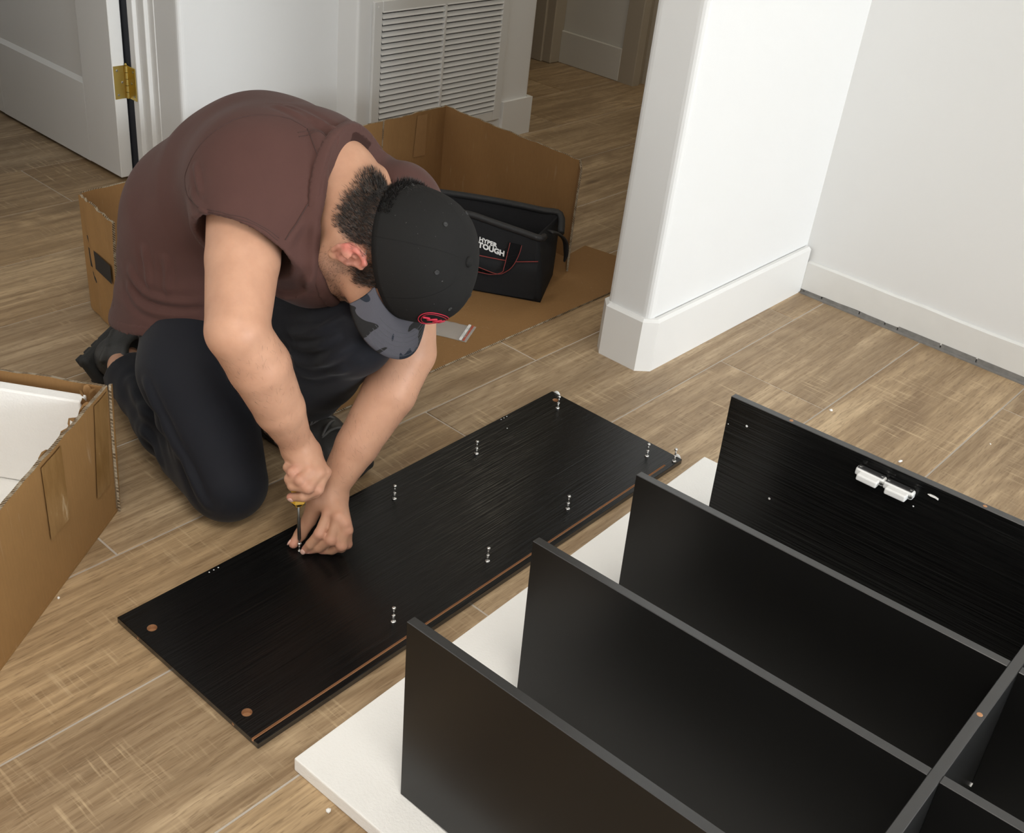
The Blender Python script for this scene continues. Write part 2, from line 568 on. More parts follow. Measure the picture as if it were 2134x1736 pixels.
# outer shell: ceiling and the walls out of the frame
bm = bmesh.new()
add_box(bm, (-4.9, -2.9, CEIL), (6.95, 5.1, CEIL + 0.1))
struct('ceiling', bm, M_wallw)
def wall_with_window(name, axis, pos, a0, a1, w0, w1, z0, z1, thick):
    bm = bmesh.new()
    def bx(u0, u1, q0, q1):
        if axis == 'x': add_box(bm, (pos, u0, q0), (pos + thick, u1, q1))
        else: add_box(bm, (u0, pos, q0), (u1, pos + thick, q1))
    bx(a0, w0, 0, CEIL); bx(w1, a1, 0, CEIL); bx(w0, w1, 0, z0); bx(w0, w1, z1, CEIL)
    return struct(name, bm, M_wallb)
wall_with_window('wall_window_side', 'x', 6.80, -2.9, 2.84, -1.25, 2.75, 0.30, 2.40, 0.12)
wall_with_window('wall_front', 'y', -2.9, -4.9, 6.9, -1.65, 0.85, 0.65, 2.35, 0.12)
bm = bmesh.new(); add_box(bm, (-4.9, -2.78, 0), (-4.78, 5.0, CEIL)); struct('wall_far_left', bm, M_wallw)
bm = bmesh.new(); add_box(bm, (-4.78, 4.9, 0), (-1.19, 5.0, CEIL)); struct('wall_far_back', bm, M_wallw)
bm = bmesh.new(); add_box(bm, (-4.78, 1.684, 0), (-2.862, 1.9, CEIL)); struct('wall_side_room', bm, M_wallw)
# the other side of the doorway (left of the frame)
bm = bmesh.new()
add_poly_extrude(bm, [(-2.83, -2.78), (-2.61, -2.78), (-2.61, 0.72), (-2.83, 0.72)], 0, CEIL)
struct('wall_left', bm, M_wall)
bm = bmesh.new()
add_box(bm, (-2.83, 0.72, 2.06), (-2.61, 1.70, CEIL))
struct('wall_door_head', bm, M_wall)

# door standing open, one recessed panel in view
door = empty('door_1', (-2.838, 1.630, 0.012))
tag(door, 'white panel door standing open at the left edge', kind='structure')
bm = bmesh.new()
W_, Hd = 0.80, 2.02
x0, x1 = -W_ + 0.115, -0.168
add_box(bm, (-W_, 0, 0), (x0, 0.038, Hd), 0.0015)
add_box(bm, (x1, 0, 0), (0, 0.038, Hd), 0.0015)
add_box(bm, (x0, 0, 0), (x1, 0.038, 0.232), 0.0)
add_box(bm, (x0, 0, 0.98), (x1, 0.038, 1.12), 0.0)
add_box(bm, (x0, 0, 1.86), (x1, 0.038, Hd), 0.0)
obj('stile_frame', bm, M_trim, door)
for z0, z1 in ((0.232, 0.98), (1.12, 1.86)):
    bm = bmesh.new()
    a = [bm.verts.new(c) for c in ((x0, 0.0005, z0), (x1, 0.0005, z0), (x1, 0.0005, z1), (x0, 0.0005, z1))]
    d = 0.012
    b = [bm.verts.new(c) for c in ((x0 + d, 0.011, z0 + d), (x1 - d, 0.011, z0 + d), (x1 - d, 0.011, z1 - d), (x0 + d, 0.011, z1 - d))]
    c_ = [bm.verts.new(c) for c in ((x0, 0.03, z0), (x1, 0.03, z0), (x1, 0.03, z1), (x0, 0.03, z1))]
    for i in range(4):
        bm.faces.new((a[i], a[(i + 1) % 4], b[(i + 1) % 4], b[i]))
        bm.faces.new((c_[i], c_[(i + 1) % 4], a[(i + 1) % 4], a[i]))
    bm.faces.new(b); bm.faces.new(c_)
    obj('recessed_panel', bm, M_trim, door)
# brass butt hinge: one leaf on the door edge, one on the jamb, knuckles between
hz0, hz1 = 0.242 - 0.012, 0.334 - 0.012
hinge = bmesh.new()
add_box(hinge, (0.0, 0.002, hz0), (0.0022, 0.036, hz1), 0.0006)
for yy, zz in ((0.012, 0.012), (0.026, 0.046), (0.012, 0.080)):
    add_lathe(hinge, [(0.0036, 0), (0.0036, 0.0006), (0.0018, 0.0009)], (0.0024, yy, hz0 + zz), 8, 1, Matrix.Rotation(math.pi / 2, 3, 'Y'))
add_box(hinge, (0.006, 0.0405, hz0), (0.046, 0.0430, hz1), 0.0006)
for xx, zz in ((0.036, 0.012), (0.026, 0.046), (0.036, 0.080)):
    add_lathe(hinge, [(0.0036, 0), (0.0036, 0.0006), (0.0018, 0.0009)], (xx, 0.0402, hz0 + zz), 8, 1, Matrix.Rotation(math.pi / 2, 3, 'X'))
for k in range(5):
    zz = hz0 + k * (hz1 - hz0) / 5
    add_lathe(hinge, [(0.0052, zz + 0.0006), (0.0052, zz + (hz1 - hz0) / 5 - 0.0006)], (0.0065, 0.0385, 0), 10)
add_lathe(hinge, [(0.0035, hz1), (0.0045, hz1 + 0.003), (0.002, hz1 + 0.007)], (0.0065, 0.0385, 0), 10)
o = obj('hinge', hinge, [M_brass, M_steel], door)
o['label'] = 'brass butt hinge'

# return-air grille
gr = empty('return_air_grille', (-2.523, 2.60, 0.075))
tag(gr, 'white louvred return-air grille low on the back wall behind the open box', 'vent')
y0, y1, z1 = -0.300, 0.305, 0.445
fw = 0.034
bm = bmesh.new()
for lo, hi in (((0, y0, 0), (0.011, y0 + fw, z1)), ((0, y1 - fw, 0), (0.011, y1, z1)), ((0, y0 + fw, 0), (0.011, y1 - fw, fw)), ((0, y0 + fw, z1 - fw), (0.011, y1 - fw, z1))):
    add_box(bm, lo, hi, 0.0022)
ob = obj('grille_frame', bm, M_vent, gr)
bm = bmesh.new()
add_box(bm, (0.0005, y0 + fw, fw), (0.0018, y1 - fw, z1 - fw))  # flat sheet whose near-black colour paints the shade inside the duct
obj('duct_shade_sheet', bm, M_dark, gr)['label'] = 'near-black sheet standing in for the shaded duct behind the louvres'
bm = bmesh.new()
add_box(bm, (0.002, -0.004, fw), (0.013, 0.006, z1 - fw), 0.001)
obj('mullion', bm, M_vent, gr)
bm = bmesh.new()
pitch = 0.0178
sl = 0.275
pr_ = [(0.0025, 0.0125), (0.0115, 0.0005), (0.0128, 0.0012), (0.0128, 0.0028), (0.0040, 0.0138)]
add_poly_extrude(bm, [(p[0], p[1]) for p in pr_], -sl / 2, sl / 2, axis='y')
s0 = obj('louvre_slat', bm, M_vent, gr)
ns = int((z1 - 2 * fw) / pitch)
for c, yc in enumerate((-0.1355 + 0.001, 0.1390)):
    for i in range(ns + 1):
        o = s0 if (c == 0 and i == 0) else s0.copy()
        if not (c == 0 and i == 0): COL.objects.link(o)
        o.parent = gr
        o.location = (0, yc, fw + 0.002 + i * pitch)
        o.scale = (1, (0.262 if c == 0 else 0.264) / sl, 1)
for yy in (y0 + fw / 2, y1 - fw / 2):
    bm = bmesh.new()
    add_lathe(bm, [(0.004, 0), (0.004, 0.0012), (0.002, 0.002)], (0.0108, yy, z1 - fw / 2), 8, 0, Matrix.Rotation(math.pi / 2, 3, 'Y'))
    obj('screw', bm, M_vent, gr)

# ------------------------------------------------------------------ black side panel on the floor with its cam bolts
def frame_obj(name, origin, ux, uy, uz=None):
    ux = Vector(ux).normalized(); uy = Vector(uy); uy = (uy - ux * uy.dot(ux)).normalized()
    uz = ux.cross(uy)
    o = empty(name)
    m = Matrix((ux, uy, uz)).transposed().to_4x4(); m.translation = Vector(origin)
    o.matrix_world = m
    return o

PT = 0.0112
panel = frame_obj('side_panel', (-0.8838, 0.6395, 0.0), (-0.0153, 0.9999, 0), (-0.9999, -0.0153, 0))
tag(panel, 'long black wood-grained furniture panel lying flat in front of the kneeling man', 'furniture panel')
PLEN, PWID = 1.0778, 0.3484
bm = bmesh.new()
add_box(bm, (0, 0, 0.0003), (PLEN, PWID, PT), 0.0009)
board = obj('board', bm, [M_grain, M_edge, M_mdf], panel)
for p in board.data.polygons:
    if abs(p.normal.z) < 0.5: p.material_index = 1
# cutters: cam holes, the rebate groove and dowel holes in the end
bm = bmesh.new()
def cut_cyl(c, r, h, M=None):
    prof = [(r, -h), (r, h)]
    add_lathe(bm, prof, c, 20, 0, M)
for u, v in ((0.0255, 0.2925), (0.0245, 0.0565)):
    cut_cyl((u, v, PT), 0.0078, 0.0085)
cut_cyl((1.0535, 0.318, PT), 0.0068, 0.0085)
Ry = Matrix.Rotation(math.pi / 2, 3, 'Y')
for v in (0.2925, 0.0565):
    cut_cyl((0.0, v, PT * 0.5), 0.0027, 0.012, Ry)
add_box(bm, (-0.01, 0.0098, PT - 0.0045), (1.032, 0.0142, PT + 0.01))
cutter = obj('cutter', bm, M_mdf, panel)
bpy.context.view_layer.update()
md = board.modifiers.new('cut', 'BOOLEAN')
md.operation = 'DIFFERENCE'; md.solver = 'EXACT'; md.object = cutter
try: md.material_mode = 'TRANSFER'
except Exception: pass
bake(board)
bpy.data.objects.remove(cutter)

bm = bmesh.new()
add_lathe(bm, [(0.0043, 0), (0.0046, 0.0010), (0.0043, 0.0026), (0.0022, 0.0034)], (0, 0, 0), 14)            # collar on the board
add_lathe(bm, [(0.0021, 0.0032), (0.0021, 0.0128)], (0, 0, 0), 12, 1)
add_lathe(bm, [(0.0021, 0.0128), (0.0031, 0.0132), (0.0031, 0.0152), (0.0019, 0.0158)], (0, 0, 0), 12)
add_lathe(bm, [(0.0015, 0.0156), (0.0015, 0.0268)], (0, 0, 0), 12, 1)
add_lathe(bm, [(0.0015, 0.0266), (0.0033, 0.0282), (0.0036, 0.0302), (0.0028, 0.0320), (0.0008, 0.0324)], (0, 0, 0), 14)
bolt0 = obj('cam_bolt', bm, [M_chrome, M_steel], panel, True)
BOLTS = [(1.0298, 0.2937), (0.7655, 0.2893), (0.5380, 0.2878), (0.3088, 0.0505), (0.5347, 0.0502), (0.7621, 0.0515), (1.0287, 0.0553), (1.0570, 0.0065)]
for i, (u, v) in enumerate(BOLTS):
    o = bolt0 if i == 0 else bolt0.copy()
    if i: COL.objects.link(o)
    o.parent = panel
    o.location = (u, v, PT - 0.0002)
    o.rotation_euler = (RNG.uniform(-.03, .03), RNG.uniform(-.03, .03), 0)
# the bolt being driven sits lower, its head under the driver
o = bolt0.copy(); COL.objects.link(o); o.parent = panel
o.location = (0.3127, 0.2881, PT - 0.0142)
for v in (0.335, 0.013):
    bm = bmesh.new()
    add_lathe(bm, [(0.0085, 0.0), (0.0085, 0.003), (0.006, 0.0055), (0.001, 0.0062)], (PLEN - 0.0005, v, 0.0075), 14, 0, Ry)
    obj('end_glide', bm, M_white_pl, panel, True)['label'] = 'white plastic glide'
bm = bmesh.new()
for u, v in ((0.167, 0.342), (0.176, 0.342), (0.185, 0.342), (0.901, 0.343), (0.91, 0.343), (0.919, 0.343), (0.40, 0.262), (0.885, 0.312)):
    add_lathe(bm, [(0.0013, 0), (0.0009, 0.0004)], (u, v, PT), 8)
pin = obj('pilot_mark', bm, M_white_pl, panel)
pin['kind'] = 'stuff'

# ------------------------------------------------------------------ half-built cabinet standing on a foam sheet
cab = empty('cabinet_carcass')
_yw, _ln = 0.0063, -0.0349
_cm = (Matrix.Rotation(_yw, 3, 'Z') @ Matrix.Rotation(_ln, 3, 'Y')).to_4x4()
_cm.translation = Vector((-0.6788, 0.7181, 0.0248))
cab.matrix_world = _cm
tag(cab, 'half-assembled black cabinet of upright shelves standing on white foam at the right', 'cabinet')
TH, CH, CX = 0.0135, 0.303, 0.558
def slab(name, lo, hi, mat=None, lab=None):
    bm = bmesh.new()
    add_box(bm, lo, hi, 0.0008)
    o = obj(name, bm, [mat or M_black, M_edge], cab)
    for p in o.data.polygons:
        if p.normal.z > 0.7 or abs(p.normal.x) > 0.7 or (abs(p.normal.z) > 0.3 and p.area < 0.002): p.material_index = 1
    if lab: o['label'] = lab
    return o
for s in (0.0, 0.2334, 0.4706):
    slab('shelf', (0, s, 0), (CX, s + TH, CH))
    slab('shelf', (CX + TH, s, 0), (CX + TH + 0.50, s + TH, CH))
end = slab('end_panel', (0, 0.7251, 0), (1.085, 0.7251 + TH, 0.3416), M_grain, 'grained end panel with two magnetic catches')
# the divider runs across all shelves
dv = slab('divider', (CX, -0.30, 0), (CX + TH, 0.7249, CH))
slab('outer_side', (CX + TH + 0.5002, -0.30, 0), (CX + 2 * TH + 0.5002, 0.7249, CH))
slab('shelf', (CX + TH, -0.30, 0), (CX + TH + 0.50, -0.30 + TH, CH))
bm = bmesh.new()
add_lathe(bm, [(0.0036, 0), (0.0030, 0.0006)], (CX + TH * 0.5, 0.3647, CH), 12)
for u in (0.107, 0.4188):
    add_lathe(bm, [(0.0032, 0), (0.0026, 0.0006)], (u, 0.7251 + TH * 0.5, 0.3416), 12)
o = obj('dowel_hole', bm, M_mdf, cab); o['kind'] = 'stuff'
# magnetic catches on the end panel, high under its front edge
def catch(x, z, rz):
    bm = bmesh.new()
    add_box(bm, (-0.0235, -0.0125, -0.0065), (0.0235, 0.0, 0.0065), 0.003, seg=2)
    body = obj('magnetic_catch', bm, M_white_pl, cab)
    body['label'] = 'white magnetic catch'
    body.location = (x, 0.7250, z); body.rotation_euler = (0, rz, 0)
    bm = bmesh.new()
    add_box(bm, (-0.0155, -0.0245, -0.0070), (0.0175, -0.0120, 0.0035), 0.0022, seg=2)
    obj('magnet_block', bm, M_white_pl, body)
    bm = bmesh.new()
    add_box(bm, (-0.0215, -0.0118, 0.0064), (0.0205, -0.0012, 0.0078), 0.0006)
    obj('cover_plate', bm, M_grey_pl, body)
    for xx in (-0.018, 0.0175):
        bm = bmesh.new()
        add_lathe(bm, [(0.0031, 0), (0.0031, 0.0006), (0.0016, 0.0010)], (xx, -0.0065, 0.0078), 10)
        obj('rivet', bm, M_chrome, body)
    bm = bmesh.new()
    R_ = Matrix.Rotation(math.pi / 2, 3, 'X')
    add_lathe(bm, [(0.0033, 0), (0.0033, 0.0007), (0.0020, 0.0016)], (0.0205, -0.0124, -0.0005), 10, 0, R_)
    obj('screw', bm, M_steel, body)
catch(0.2552, 0.3175, 0.02)
catch(0.3011, 0.3160, 0.0)

bm = bmesh.new()
RY_ = Matrix.Rotation(math.pi / 2, 3, 'X')
for u, z, r in ((0.0379, 0.302, 0.0022), (0.1042, 0.1931, 0.0022), (0.3263, 0.2954, 0.0014), (0.2688, 0.0699, 0.0010), (0.005, 0.291, 0.001)):
    add_lathe(bm, [(r, 0), (r * 0.7, 0.0006)], (u, 0.7252, z), 10, 0, RY_)
o = obj('pilot_mark', bm, M_white_pl, cab); o['kind'] = 'stuff'
bpy.context.view_layer.update()
def scrap(local, size, rot, label):
    bm = bmesh.new()
    pts = [(-1, -0.5), (-0.4, -0.9), (0.5, -0.4), (1, -0.7), (0.9, 0.4), (0.2, 0.7), (-0.6, 0.3)]
    add_poly_extrude(bm, [(p[0] * size[0], p[1] * size[1]) for p in pts], -0.0008, 0.0008, axis='y' if rot[0] == 'y' else 'x')
    o = obj('foam_scrap', bm, M_foam, None)
    m = Matrix.Translation(local) @ Matrix.Rotation(rot[1], 4, 'Y' if rot[0] == 'y' else 'X')
    o.matrix_world = cab.matrix_world @ m
    return tag(o, label, 'foam scrap', 'foam scraps clinging to the cabinet')
scrap((0.3492, 0.7242, 0.3256), (0.0085, 0.0022), ('y', 0.12), 'thin white foam scrap clinging to the end panel right of the two white catches')
scrap((0.5724, 0.6149, 0.1038), (0.0016, 0.0048), ('x', 0.2), 'white foam scrap on the divider, lower than the drilled hole at the right edge')
scrap((0.5724, 0.4677, 0.108), (0.0028, 0.0026), ('x', 0.0), 'white foam scrap on the divider nearest the bottom right corner')

foam = pyobj('foam_sheet', [], [], M_foam)
bm = bmesh.new()
fx0, fx1, fy0, fy1 = -0.8213, 0.55, 0.6532, 1.7443
pts = [(fx0, fy0), (fx1, fy0 + 0.045), (fx1, fy1 + 0.06), (fx0 - 0.0453, fy1)]
add_poly_extrude(bm, pts, 0.0004, 0.0245)
bmesh.ops.bevel(bm, geom=[e for e in bm.edges], offset=0.0022, segments=2, profile=0.6, affect='EDGES')
bmesh.ops.recalc_face_normals(bm, faces=bm.faces)
bm.to_mesh(foam.data); bm.free()
tag(foam, 'large flat white foam sheet lying under the black cabinet', 'packing foam')

# crumbs of foam and scraps
def crumb(loc, size, label, rot=0.0, cat='foam crumb'):
    bm = bmesh.new()
    bmesh.ops.create_icosphere(bm, subdivisions=1, radius=1.0)
    rr = random.Random(int(abs(loc[0] * 9173 + loc[1] * 331)))
    for v in bm.verts:
        v.co = Vector((v.co.x * size[0], v.co.y * size[1], v.co.z * size[2])) * rr.uniform(0.75, 1.15)
    o = obj('foam_crumb', bm, M_foam, None, True)
    o.location = (loc[0], loc[1], loc[2] + size[2] * 0.8); o.rotation_euler = (0, 0, rot)
    return tag(o, label, cat, 'foam crumbs on the floor')
crumb((-0.797, 2.173, 0), (0.0055, 0.0042, 0.003), 'white foam crumb on the planks just beyond the end panel, left of the others', 0.4)
crumb((-0.592, 2.101, 0), (0.0075, 0.003, 0.0028), 'thin white foam crumb on the planks above the two white catches', 1.3)
crumb((-0.737, 0.643, 0), (0.0045, 0.0042, 0.003), 'white foam crumb on the floor in front of the foam sheet, at the bottom')
crumb((-0.485, 2.339, 0), (0.0025, 0.002, 0.0015), 'tiny white crumb on the planks furthest right, near the worn baseboard')
crumb((-1.34, 0.596, 0), (0.0028, 0.0024, 0.002), 'tiny white crumb beside the bottom edge of the near cardboard box')

# ------------------------------------------------------------------ near cardboard box (left) with foam inside
nb = frame_obj('cardboard_box', (-1.471, 0.785, 0.0006), (0.566, -0.8244, 0), (0.8244, 0.566, 0))
# local x runs along the visible long side towards the viewer, local y into the box, z up
tag(nb, 'open brown cardboard box lined with white foam at the left edge', 'box')
def wavy_panel(name, parent, p00, p10, p11, p01, th, mats, nx=24, nz=8, wob=0.0, seed=1, top_rough=0.0015):
    """sheet of corrugated board between four corners; thickness towards the back (right-hand normal)"""
    rr = random.Random(seed)
    p00, p10, p11, p01 = map(Vector, (p00, p10, p11, p01))
    nrm = (p10 - p00).cross(p01 - p00).normalized()
    a, b = [], []
    ph = rr.uniform(0, 6)
    for i in range(nx + 1):
        u = i / nx
        ca, cb = [], []
        for j in range(nz + 1):
            v = j / nz
            p = (p00 * (1 - u) + p10 * u) * (1 - v) + (p01 * (1 - u) + p11 * u) * v
            if j == nz: p = p + (p01 - p00).normalized() * rr.uniform(-top_rough, top_rough)
            w = wob * (math.sin(u * 7 + ph) * math.sin(v * 3.1) + 0.4 * math.sin(u * 17 + v * 5 + ph))
            p = p + nrm * w
            ca.append(p); cb.append(p + nrm * th)
        a.append(ca); b.append(cb)
    bm = bmesh.new()
    A = [[bm.verts.new(p) for p in c] for c in a]
    B = [[bm.verts.new(p) for p in c] for c in b]
    def q(v, m):
        f = bm.faces.new(v); f.material_index = m
    for i in range(nx):
        for j in range(nz):
            q((A[i][j], A[i][j + 1], A[i + 1][j + 1], A[i + 1][j]), 0)
            q((B[i][j], B[i + 1][j], B[i + 1][j + 1], B[i][j + 1]), 1)
        q((A[i][0], A[i + 1][0], B[i + 1][0], B[i][0]), 2)
        q((A[i][nz], B[i][nz], B[i + 1][nz], A[i + 1][nz]), 2)
    for j in range(nz):
        q((A[0][j], B[0][j], B[0][j + 1], A[0][j + 1]), 2)
        q((A[nx][j], A[nx][j + 1], B[nx][j + 1], B[nx][j]), 2)
    return obj(name, bm, mats, parent)
CM = [M_card_in, M_card, M_card_edge]       # side 0 = inner (away from the normal), side 1 = outer (normal)
BL, BW, BH = 0.98, 0.40, 0.248
wavy_panel('long_side', nb, (0, 0.0065, 0), (BL, 0.0065, 0), (BL, 0.0065 + 0.0, BH - 0.012), (-0.022, 0.010, BH), -0.0065, [M_card, M_card_in, M_card_edge], 40, 8, 0.0003, 3)
wavy_panel('short_side', nb, (-0.006, 0.012, 0), (-0.006, BW, 0), (-0.026, BW, BH - 0.004), (-0.026, 0.012, BH), 0.0065, [M_card, M_card_in, M_card_edge], 20, 8, 0.0015, 4)
wavy_panel('corner_flap', nb, (-0.012, 0.004, 0.012), (-0.0005, -0.001, 0.006), (-0.0215, 0.0035, BH + 0.002), (-0.036, 0.008, BH - 0.004), -0.004, [M_card, M_card, M_card_edge], 4, 10, 0.001, 5)
wavy_panel('long_side', nb, (0, BW, 0), (BL, BW, 0), (BL, BW, BH), (0, BW, BH), 0.0065, [M_card_in, M_card, M_card_edge], 20, 6, 0.001, 6)
wavy_panel('short_side', nb, (BL, 0.0, 0), (BL, BW, 0), (BL, BW, BH), (BL, 0.0, BH), -0.0065, [M_card_in, M_card, M_card_edge], 10, 6, 0.001, 7)
bm = bmesh.new(); add_box(bm, (-0.004, 0.006, 0.0), (BL, BW, 0.006)); obj('bottom', bm, M_card, nb)
# clear brown tape on the long side and the torn lining at its top edge
g = N('packing_tape')
tn = g.noise(g.mapping(g.coord(), (25, 25, 6)), 2.0, 4, 0.6)
M_tape = g.set(Base_Color=g.ramp(tn, [(0.35, (0.23, 0.125, 0.042)), (0.62, (0.30, 0.172, 0.066)), (0.72, (0.5, 0.37, 0.22))]), Roughness=0.22)
for x0, x1, zb, xs in ((0.004, 0.052, 0.075, 0.012), (0.150, 0.212, 0.105, 0.005)):
    rr = random.Random(int(x0 * 1000) + 3)
    bm = bmesh.new()
    rows = []
    for j in range(13):
        v = j / 12
        z = zb + (BH - 0.006 - (x0 + x1) * 0.006 - zb) * v
        yb = 0.0065 + 0.0035 * v * max(0, 1 - (x0 + x1)) - 0.0021
        rows.append([bm.verts.new((xa + xs * (1 - v) - 0.018 * v * (1 if x0 < 0.1 else 0), yb + rr.uniform(-0.0004, 0.0), z + rr.uniform(-0.001, 0.001))) for xa in (x0, x0 * .66 + x1 * .34, x0 * .33 + x1 * .67, x1)])
    for r, s in zip(rows, rows[1:]):
        for k in range(3):
            bm.faces.new((r[k], r[k + 1], s[k + 1], s[k]))
    ob = obj('packing_tape', bm, M_tape, nb, True)
    ob['label'] = 'shiny brown packing tape'
# torn paper liner and tape scraps along the top edge
bm = bmesh.new()
rr = random.Random(5)
for (x, y, z, lx, ly, lz) in ((-0.012, 0.026, BH - 0.003, 0.050, 0.006, 0.020), (0.03, 0.017, BH - 0.001, 0.075, 0.004, 0.010), (-0.018, 0.040, BH - 0.004, 0.030, 0.008, 0.014), (0.10, 0.0155, BH - 0.005, 0.10, 0.003, 0.010)):
    pts = []
    for i in range(9):
        t = i / 8
        a = Vector((x + lx * t, y + ly * math.sin(t * 3) * 0.6 + rr.uniform(-.002, .002), z + 0.006 * math.sin(t * 9) + rr.uniform(-.002, .002)))
        b = a + Vector((rr.uniform(-.003, .003), -ly * 0.8 + rr.uniform(-.003, .003), -lz * (0.5 + 0.5 * rr.random())))
        pts.append((bm.verts.new(a), bm.verts.new(b)))
    for p, q in zip(pts, pts[1:]):
        bm.faces.new((p[0], q[0], q[1], p[1]))
o = obj('torn_liner', bm, M_card_in, nb, True); o['kind'] = 'stuff'
# foam standing against the short side, and the foam tray in the bottom: things of their own
bm = bmesh.new()
add_box(bm, (0.004, 0.034, 0.058), (0.028, BW - 0.004, BH - 0.006), 0.003, seg=2)
fl = obj('foam_slab', bm, M_foam); fl.matrix_world = nb.matrix_world.copy()
tag(fl, 'upright white foam slab against the far end inside the left cardboard box', 'packing foam')
fl.rotation_euler.rotate_axis('Y', 0.0)
bm = bmesh.new()
add_box(bm, (0.004, 0.016, 0.0075), (BL - 0.012, BW - 0.004, 0.056), 0.004, seg=2)
fl = obj('foam_slab', bm, M_foam); fl.matrix_world = nb.matrix_world.copy()
tag(fl, 'flat white foam slab in the bottom of the left cardboard box', 'packing foam')

bpy.context.view_layer.update()
for o in list(nb.children) + [o for o in COL.objects if o.name.startswith('foam_slab')]:
    for v in o.data.vertices: v.co.y = -v.co.y      # local y points out of the visible side
    o.data.flip_normals()
    o.data.update()

# ------------------------------------------------------------------ open box behind the man
rb = empty('cardboard_box', (0, 0, 0))
tag(rb, 'large brown cardboard box cut open and spread out behind the kneeling man', 'box')
RH = 0.282
A, B, C_, D = (-2.192, 1.155), (-2.237, 2.344), (-1.702, 2.318), (-1.640, 2.243)
wavy_panel('back_side', rb, (A[0], A[1], 0.004), (A[0] - 0.036, 2.094, 0.004), (-2.228, 2.094, RH), (A[0], A[1], RH), 0.006, [M_card, M_card_in, M_card_edge], 30, 8, 0.003, 11, 0.002)
wavy_panel('back_side', rb, (-2.232, 2.080, 0.004), (B[0], B[1], 0.004), (B[0], B[1], RH + 0.002), (-2.222, 2.080, RH + 0.004), 0.006, [M_card, M_card_in, M_card_edge], 12, 8, 0.002, 12, 0.0025)
wavy_panel('right_side', rb, (B[0], B[1], 0.004), (C_[0], C_[1], 0.004), (C_[0], C_[1], RH + 0.004), (B[0], B[1], RH + 0.002), 0.006, [M_card, M_card_in, M_card_edge], 26, 8, 0.003, 13, 0.0022)
wavy_panel('corner_flap', rb, (C_[0], C_[1], 0.006), (D[0], D[1], 0.006), (D[0], D[1], RH + 0.012), (C_[0], C_[1], RH + 0.004), 0.0055, [M_card, M_card_in, M_card_edge], 6, 8, 0.001, 14)
wavy_panel('left_side', rb, (A[0] + 0.006, A[1], 0.004), (-2.030, 1.131, 0.004), (-2.012, 1.131, RH - 0.004), (A[0] + 0.006, A[1] - 0.002, RH), 0.006, [M_card_in, M_card, M_card_edge], 16, 8, 0.002, 15, 0.003)
bm = bmesh.new()
fp = [(-2.185, 1.165), (-2.04, 1.15), (-1.98, 1.30), (-1.70, 1.36), (-1.487, 1.262), (-1.484, 1.475), (-1.489, 2.283), (-1.478, 2.47), (-1.725, 2.425), (-1.712, 2.33), (-2.23, 2.34)]
add_poly_extrude(bm, fp, 0.0006, 0.0052)
for f in bm.faces:
    if abs(f.normal.z) < 0.5: f.material_index = 1
bmesh.ops.recalc_face_normals(bm, faces=bm.faces)
for f in bm.faces: f.material_index = 0 if abs(f.normal.z) > 0.5 else 1
obj('bottom_flap', bm, [M_card_in, M_card_edge], rb)
# faded tape band on the inner back side, black print on the left side
M_tape2 = simple('old_tape_mark', (0.285, 0.158, 0.066), 0.45, var=0.12, nscale=80)
bm = bmesh.new()
q = [bm.verts.new(c) for c in ((-2.2225, 2.205, 0.155), (-2.2230, 2.255, 0.152), (-2.2205, 2.252, 0.277), (-2.2200, 2.212, 0.277))]
bm.faces.new(q); obj('packing_tape', bm, M_tape2, rb)
bm = bmesh.new()
def on_left(s, z):            # point on the outer face of the left side, s metres from its left corner
    t = s / 0.165
    return (A[0] + 0.006 + 0.165 * t, A[1] - 0.025 * t - 0.0085, z)
def pf(pts):
    a = [bm.verts.new(on_left(s, z)) for s, z in pts]; bm.faces.new(a)
pf([(0.060, 0.172), (0.150, 0.172), (0.150, 0.128), (0.060, 0.128)])
pf([(0.030, 0.168), (0.040, 0.168), (0.044, 0.124), (0.034, 0.124)])
pf([(0.028, 0.196), (0.034, 0.197), (0.050, 0.170), (0.043, 0.168)])
pf([(0.040, 0.137), (0.058, 0.140), (0.058, 0.132), (0.042, 0.124)])
pf([(0.042, 0.116), (0.052, 0.110), (0.062, 0.095), (0.058, 0.091), (0.048, 0.098)])
o = obj('printed_symbol', bm, M_ink, rb); o['label'] = 'black printed shipping symbol'

# ------------------------------------------------------------------ zip bag with screws
zb = empty('zip_bag', (-1.605, 1.735, 0.0056), (0, 0, math.radians(27)))
tag(zb, 'small clear zip bag with a red and white seal lying on the cardboard', 'bag')
gz = N('clear_film')
gz.bump(gz.noise(gz.coord(), 70, 3, 0.6), 0.5, 0.003)
M_film = gz.set(Base_Color=(0.9, 0.9, 0.88), Roughness=0.12, Transmission_Weight=0.72, IOR=1.12, Alpha=0.75)
# local x: across the seal end; local y: towards the seal
rr = random.Random(3)
nx, ny = 16, 18
bm = bmesh.new()
for sgn in (1, -1):
    grid = []
    for i in range(nx + 1):
        col = []
        for j in range(ny + 1):
            u, v = i / nx - 0.5, j / ny
            bul = 0.007 * (1 - (2 * u) ** 4) * math.sin(math.pi * min(1, v * 1.0)) ** 0.7
            z = 0.0015 + bul * (1.0 if sgn > 0 else 0.0) + (rr.uniform(0, 0.0016) if sgn > 0 and 0 < i < nx and 0 < j < ny else 0)
            col.append(bm.verts.new((-0.075 + v * 0.14, u * 0.088 * (1 - 0.12 * math.sin(v * 3)), z if sgn > 0 else 0.0004)))
        grid.append(col)
    for i in range(nx):
        for j in range(ny):
            bm.faces.new((grid[i][j], grid[i + 1][j], grid[i + 1][j + 1], grid[i][j + 1]))
obj('film_pouch', bm, M_film, zb, True)
